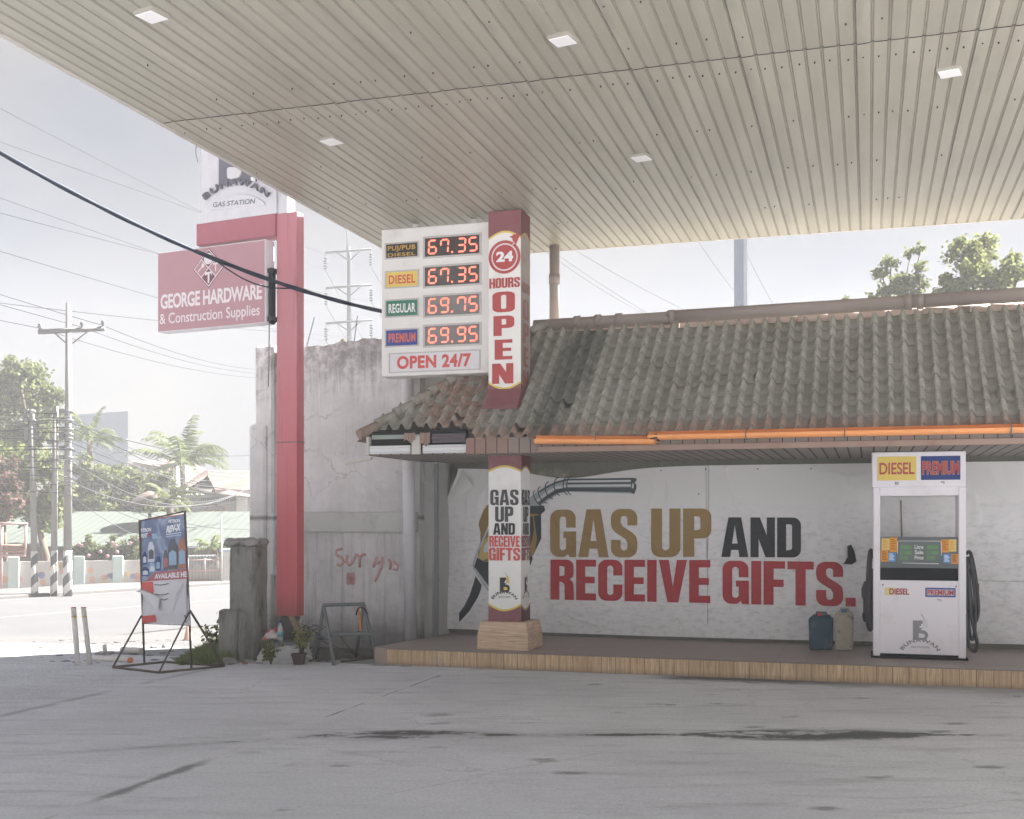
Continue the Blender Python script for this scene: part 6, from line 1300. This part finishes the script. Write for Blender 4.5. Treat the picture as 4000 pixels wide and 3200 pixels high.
for x0, x1 in ((802, 840), (844, 880)):
    m = MB(W); A, B_ = P(x0, 1998, 59.9), P(x1, 1974, 59.9)
    for p_, q_ in (((x0, 1998), (x0, 1974)), ((x0, 1974), (x1, 1974)), ((x1, 1974), (x1, 1998)), ((x0, 1997), (x1, 1997))): m.tube([P(*p_, 59.9), P(*q_, 59.9)], .05, 4)
    m.build('window_frame', pk, bh)
m = MB(W); 
for i in range(9): y = 1912+i*2.2; m.tube([P(735+i*9, y, 58), P(900+i*12, 1918+i*3, 58.6)], .07, 5)
m.build('awning_poles', mk('bleached_bamboo', hexc('#7c756e'), .9), bh)
ht = thing('thatched_hut', P(570, 1940, 53), 'small pinkish grey thatched hut roof under the palms', 'hut'); m = MB(W); c_ = P(585, 1960, 54.5)
m.lathe((c_.x, c_.y, c_.z-.2), [(.05, 0), (1.1, 0), (.95, .15), (.5, .5), (.08, .7)], 14); m.build('thatch_roof', mk('grey_thatch', hexc('#665a54'), .95, .2, 8), ht); m = MB(W); m.tube([(c_.x, c_.y, -1), (c_.x, c_.y, c_.z)], .08, 6); m.build('hut_post', bark, ht)
# ------------------------------------------------------------------ trees and shrubs
def tree(name, base, blobs, n, size, mats, label, cat='tree', group=None, trunk=.18, seed=1, spread=1.0):
    rd = random.Random(seed); r = thing(name, base, label, cat, group); ml = MB(W); mt = MB(W)
    cen = sum((Vector(b[0]) for b in blobs), Vector())/len(blobs); fork = base.lerp(Vector((cen.x, cen.y, min(b[0][2] for b in blobs))), .75)
    if trunk:
        mt.tube([base-up*.1, base.lerp(fork, .5)+Vector((trunk*.4, 0, 0)), fork], [trunk, trunk*.8, trunk*.6], 8)
        for c_, _ in blobs: mt.tube([fork, fork.lerp(Vector(c_), .5)+Vector((rd.uniform(-.2, .2), 0, .15)), Vector(c_)], [trunk*.5, trunk*.3, trunk*.08], 6)
    vol = [b[1]**2.2 for b in blobs]; tot = sum(vol)
    for (c_, rr_), v in zip(blobs, vol):
        cl_ = [(Vector(c_)+Vector((rd.gauss(0, 1), rd.gauss(0, 1), rd.gauss(0, .85))).normalized()*rr_*rd.uniform(.35, 1.0)*spread, rr_*rd.uniform(.14, .30)) for _ in range(max(7, int(16*min(1.6, rr_))))]
        for _ in range(int(n*v/tot)):
            q, s = rd.choice(cl_); leaf(ml, q+Vector((rd.gauss(0, s), rd.gauss(0, s), rd.gauss(0, s*.75))), size*rd.uniform(.6, 1.3), rd, rd.choice((0, 0, 1, 2)), .25)
    if trunk: mt.build('trunk', bark, r)
    ml.build('crown', mats, r, norm=False); return r
BL = lambda lst, d: [(P(x, y, d+dd), rr_*d/F) for x, y, rr_, dd in lst]
tree('broadleaf_tree', Vector((P(60, 2200, 56).x, 56, GZ)), BL([(70, 1420, 70, 0), (130, 1460, 60, 1), (20, 1500, 80, 1), (170, 1540, 70, 0), (90, 1560, 90, 2), (-30, 1600, 90, 0), (200, 1630, 60, 1), (60, 1680, 100, 1), (150, 1720, 90, 0), (230, 1560, 35, 0)], 56), 9000, .24, [LM[0], LM[1], LM[2]], 'large broadleaf tree towering behind the striped utility poles', trunk=.35, seed=2)
tree('broadleaf_tree', Vector((P(190, 2200, 50).x, 50, GZ)), BL([(60, 1800, 80, 0), (130, 1850, 80, 1), (210, 1830, 70, 0), (40, 1940, 70, 0), (130, 1990, 85, 0), (200, 2010, 60, .5), (230, 1930, 60, 0)], 50), 7000, .22, [LM[2], LM[0], LM[0]], 'bright lower tree between the poles with big drooping leaves', trunk=.2, seed=3)
tree('red_shrub', Vector((P(20, 2200, 46).x, 46, GZ)), BL([(20, 1830, 50, 0), (0, 1900, 60, 0), (40, 1960, 45, 0), (10, 2010, 40, 0)], 46), 3200, .16, [LM[3], LM[3], LM[1]], 'reddish brown leaved shrub beside the pink shelter', 'shrub', trunk=.1, seed=4)
tree('broadleaf_tree', Vector((P(400, 2100, 60).x, 60, GZ)), BL([(330, 1890, 55, 0), (400, 1860, 60, 0), (470, 1870, 60, 1), (520, 1900, 50, 0), (350, 1950, 65, 0), (440, 1950, 70, 0), (540, 1960, 60, 0), (390, 1990, 50, -1), (500, 1990, 50, -1), (300, 1960, 50, 0), (320, 1820, 40, 0)], 60), 9000, .24, [LM[0], LM[2], LM[1]], 'wide leafy tree in front of the grey slab building', trunk=.2, seed=5)
tree('broadleaf_tree', Vector((P(640, 2100, 58).x, 58, GZ)), BL([(600, 1890, 40, 1), (660, 1880, 45, 1), (570, 1985, 35, 0), (700, 1985, 35, 0), (610, 1985, 35, 0)], 58), 3000, .2, [LM[0], LM[0], LM[2]], 'small leafy tree below the tall coconut palm', trunk=.12, seed=6)
BLM = mk('pink_bloom', hexc('#b98a90'), .8)
for i, (x0, lb) in enumerate(((350, 'flowering hibiscus hedge bush with pink blooms nearest the poles'), (450, 'taller flowering hibiscus bush with pink blooms over the dotted fence'), (530, 'flowering hibiscus bush next to the poster stand panel'))):
    r = tree('hibiscus_bush', Vector((P(x0, 2250, 48.5).x, 48.5, GZ)), BL([(x0-35, 2160, 28, 0), (x0, 2130, 30, 0), (x0+35, 2165, 30, 0), (x0+10, 2180, 30, 0), (x0-5, 2100, 12, 0)], 48.5), 1400, .14, [LM[0], LM[1], LM[2]], lb, 'bush', 'hibiscus bushes along the fence', trunk=.05, seed=10+i)
    rd = random.Random(40+i)
    for k in range(4):
        m = MB(W); q = P(x0+rd.uniform(-45, 45), rd.uniform(2105, 2180), 47.6); m.rock(tuple(q), .075, (1, .6, 1), seed=k); m.build('bloom', BLM, r)
def frond(ml, mt, o, g, el, L, droop, rd, wd):
    pts = []; d = Vector((cos(g)*cos(el), sin(g)*cos(el), sin(el))); p_ = o.copy(); n = 12
    for i in range(n+1):
        pts.append(p_.copy()); d = (d-up*droop*(i/n)*.28).normalized(); p_ = p_+d*L/n
    mt.tube(pts, [wd*.05*(1-i/(n+1)) for i in range(n+1)], 4)
    for i in range(1, n):
        t_ = (pts[i+1]-pts[i-1]).normalized(); s = t_.cross(up).normalized(); ln = wd*(1.1-abs(i/n-.45)*1.2)
        for k in range(3):
            b_ = pts[i].lerp(pts[i+1], k/3)
            for sg in (-1, 1):
                tip = b_+s*sg*ln*rd.uniform(.55, .8)+t_*ln*.5-up*ln*rd.uniform(.25, .75); w_ = t_*ln*.05
                V = [ml.bm.verts.new(x) for x in (b_-w_, b_+w_, (b_+tip)*.5+w_*1.3+up*.02, tip)]; ml.bm.faces.new(V).material_index = rd.choice((0, 0, 1))
def palm(px, py, d, top, L, nf, label, seed, wd=.55, mats=None, ups=(.1, 1.35)):
    rd = random.Random(seed); o = P(px, top, d); r = thing('coconut_palm', Vector((o.x, d, GZ)), label, 'palm tree'); mt = MB(W); ml = MB(W); mr = MB(W)
    mt.tube([Vector((o.x+.2, d, GZ-.2)), Vector((o.x+.08, d, o.z*.5)), o], [.2, .17, .15], 9)
    for i in range(nf): frond(ml, mr, o, 2*pi*i/nf*2.4+rd.uniform(-.3, .3), ups[0]+(ups[1]-ups[0])*rd.random(), L*rd.uniform(.8, 1.1), rd.uniform(.5, 1.3), rd, wd)
    mt.build('trunk', bark, r); mr.build('frond_stalks', LM[2], r); ml.build('fronds', mats or [LM[0], LM[1]], r, norm=False)
palm(712, 2000, 66, 1815, 3.3, 15, 'tall coconut palm with upright fronds against the sky', 3, .8)
palm(660, 2060, 54, 1950, 1.5, 14, 'short palm drooping over the poster stand', 5, .4, [LM[2], LM[0]], (-.2, 1.0))
palm(350, 2000, 64, 1720, 2.1, 12, 'hazy palm crown beside the tall utility pole', 7, .6)
palm(828, 2240, 49, 2140, .95, 12, 'small young palm in front of the green hall wall', 9, .3, [LM[0], LM[2]], (.2, 1.2))
# trees above the roof at the far side
tree('broadleaf_tree', Vector((P(3800, 2000, 34).x, 34, GZ)), BL([(3760, 960, 50, 0), (3850, 985, 65, 1), (3790, 1040, 75, 0), (3890, 1070, 70, 0), (3720, 1100, 55, 0), (3830, 1130, 90, 0), (3950, 1010, 35, 0), (3985, 1060, 40, 0), (3690, 1150, 50, 0), (3930, 1150, 60, 1), (3980, 1200, 60, 0), (3760, 1210, 80, 0)], 34), 10000, .14, [LM[2], LM[2], LM[0]], 'full pale green tree crown rising above the roof pipe', trunk=.25, seed=21)
tree('broadleaf_tree', Vector((P(3530, 2000, 36).x, 36, GZ)), BL([(3440, 1060, 36, 0), (3480, 1020, 28, 0), (3560, 985, 26, 0), (3600, 1040, 25, 0), (3520, 1080, 40, 0), (3580, 1100, 36, 0), (3460, 1130, 36, 0), (3600, 960, 15, 0), (3530, 1150, 40, 0), (3310, 1165, 14, 0), (3400, 1165, 20, 0), (3560, 1180, 50, 0)], 36), 2600, .13, [LM[2], LM[0], LM[0]], 'sparse pale green tree with thin crown left of the fuller one above the roof', trunk=.14, seed=22)
# ------------------------------------------------------------------ hazy air over the whole place
m = MB(W); m.box(-170, 170, -62, 125, -2.5, 24.5); hz_o = m.build('haze', None)
hz_o.data.materials.clear(); hm = bpy.data.materials.new('hazy_air'); hm.use_nodes = True; ht_ = hm.node_tree; ht_.nodes.clear()
pv_ = ht_.nodes.new('ShaderNodeVolumePrincipled'); pv_.inputs['Density'].default_value = 0.0021; pv_.inputs['Color'].default_value = (.97, .97, .985, 1); pv_.inputs['Anisotropy'].default_value = .1
oo = ht_.nodes.new('ShaderNodeOutputMaterial'); ht_.links.new(pv_.outputs[0], oo.inputs['Volume']); hz_o.data.materials.append(hm)
tag(hz_o, 'pale bright haze hanging in the air over road and forecourt', 'haze', kind='stuff')
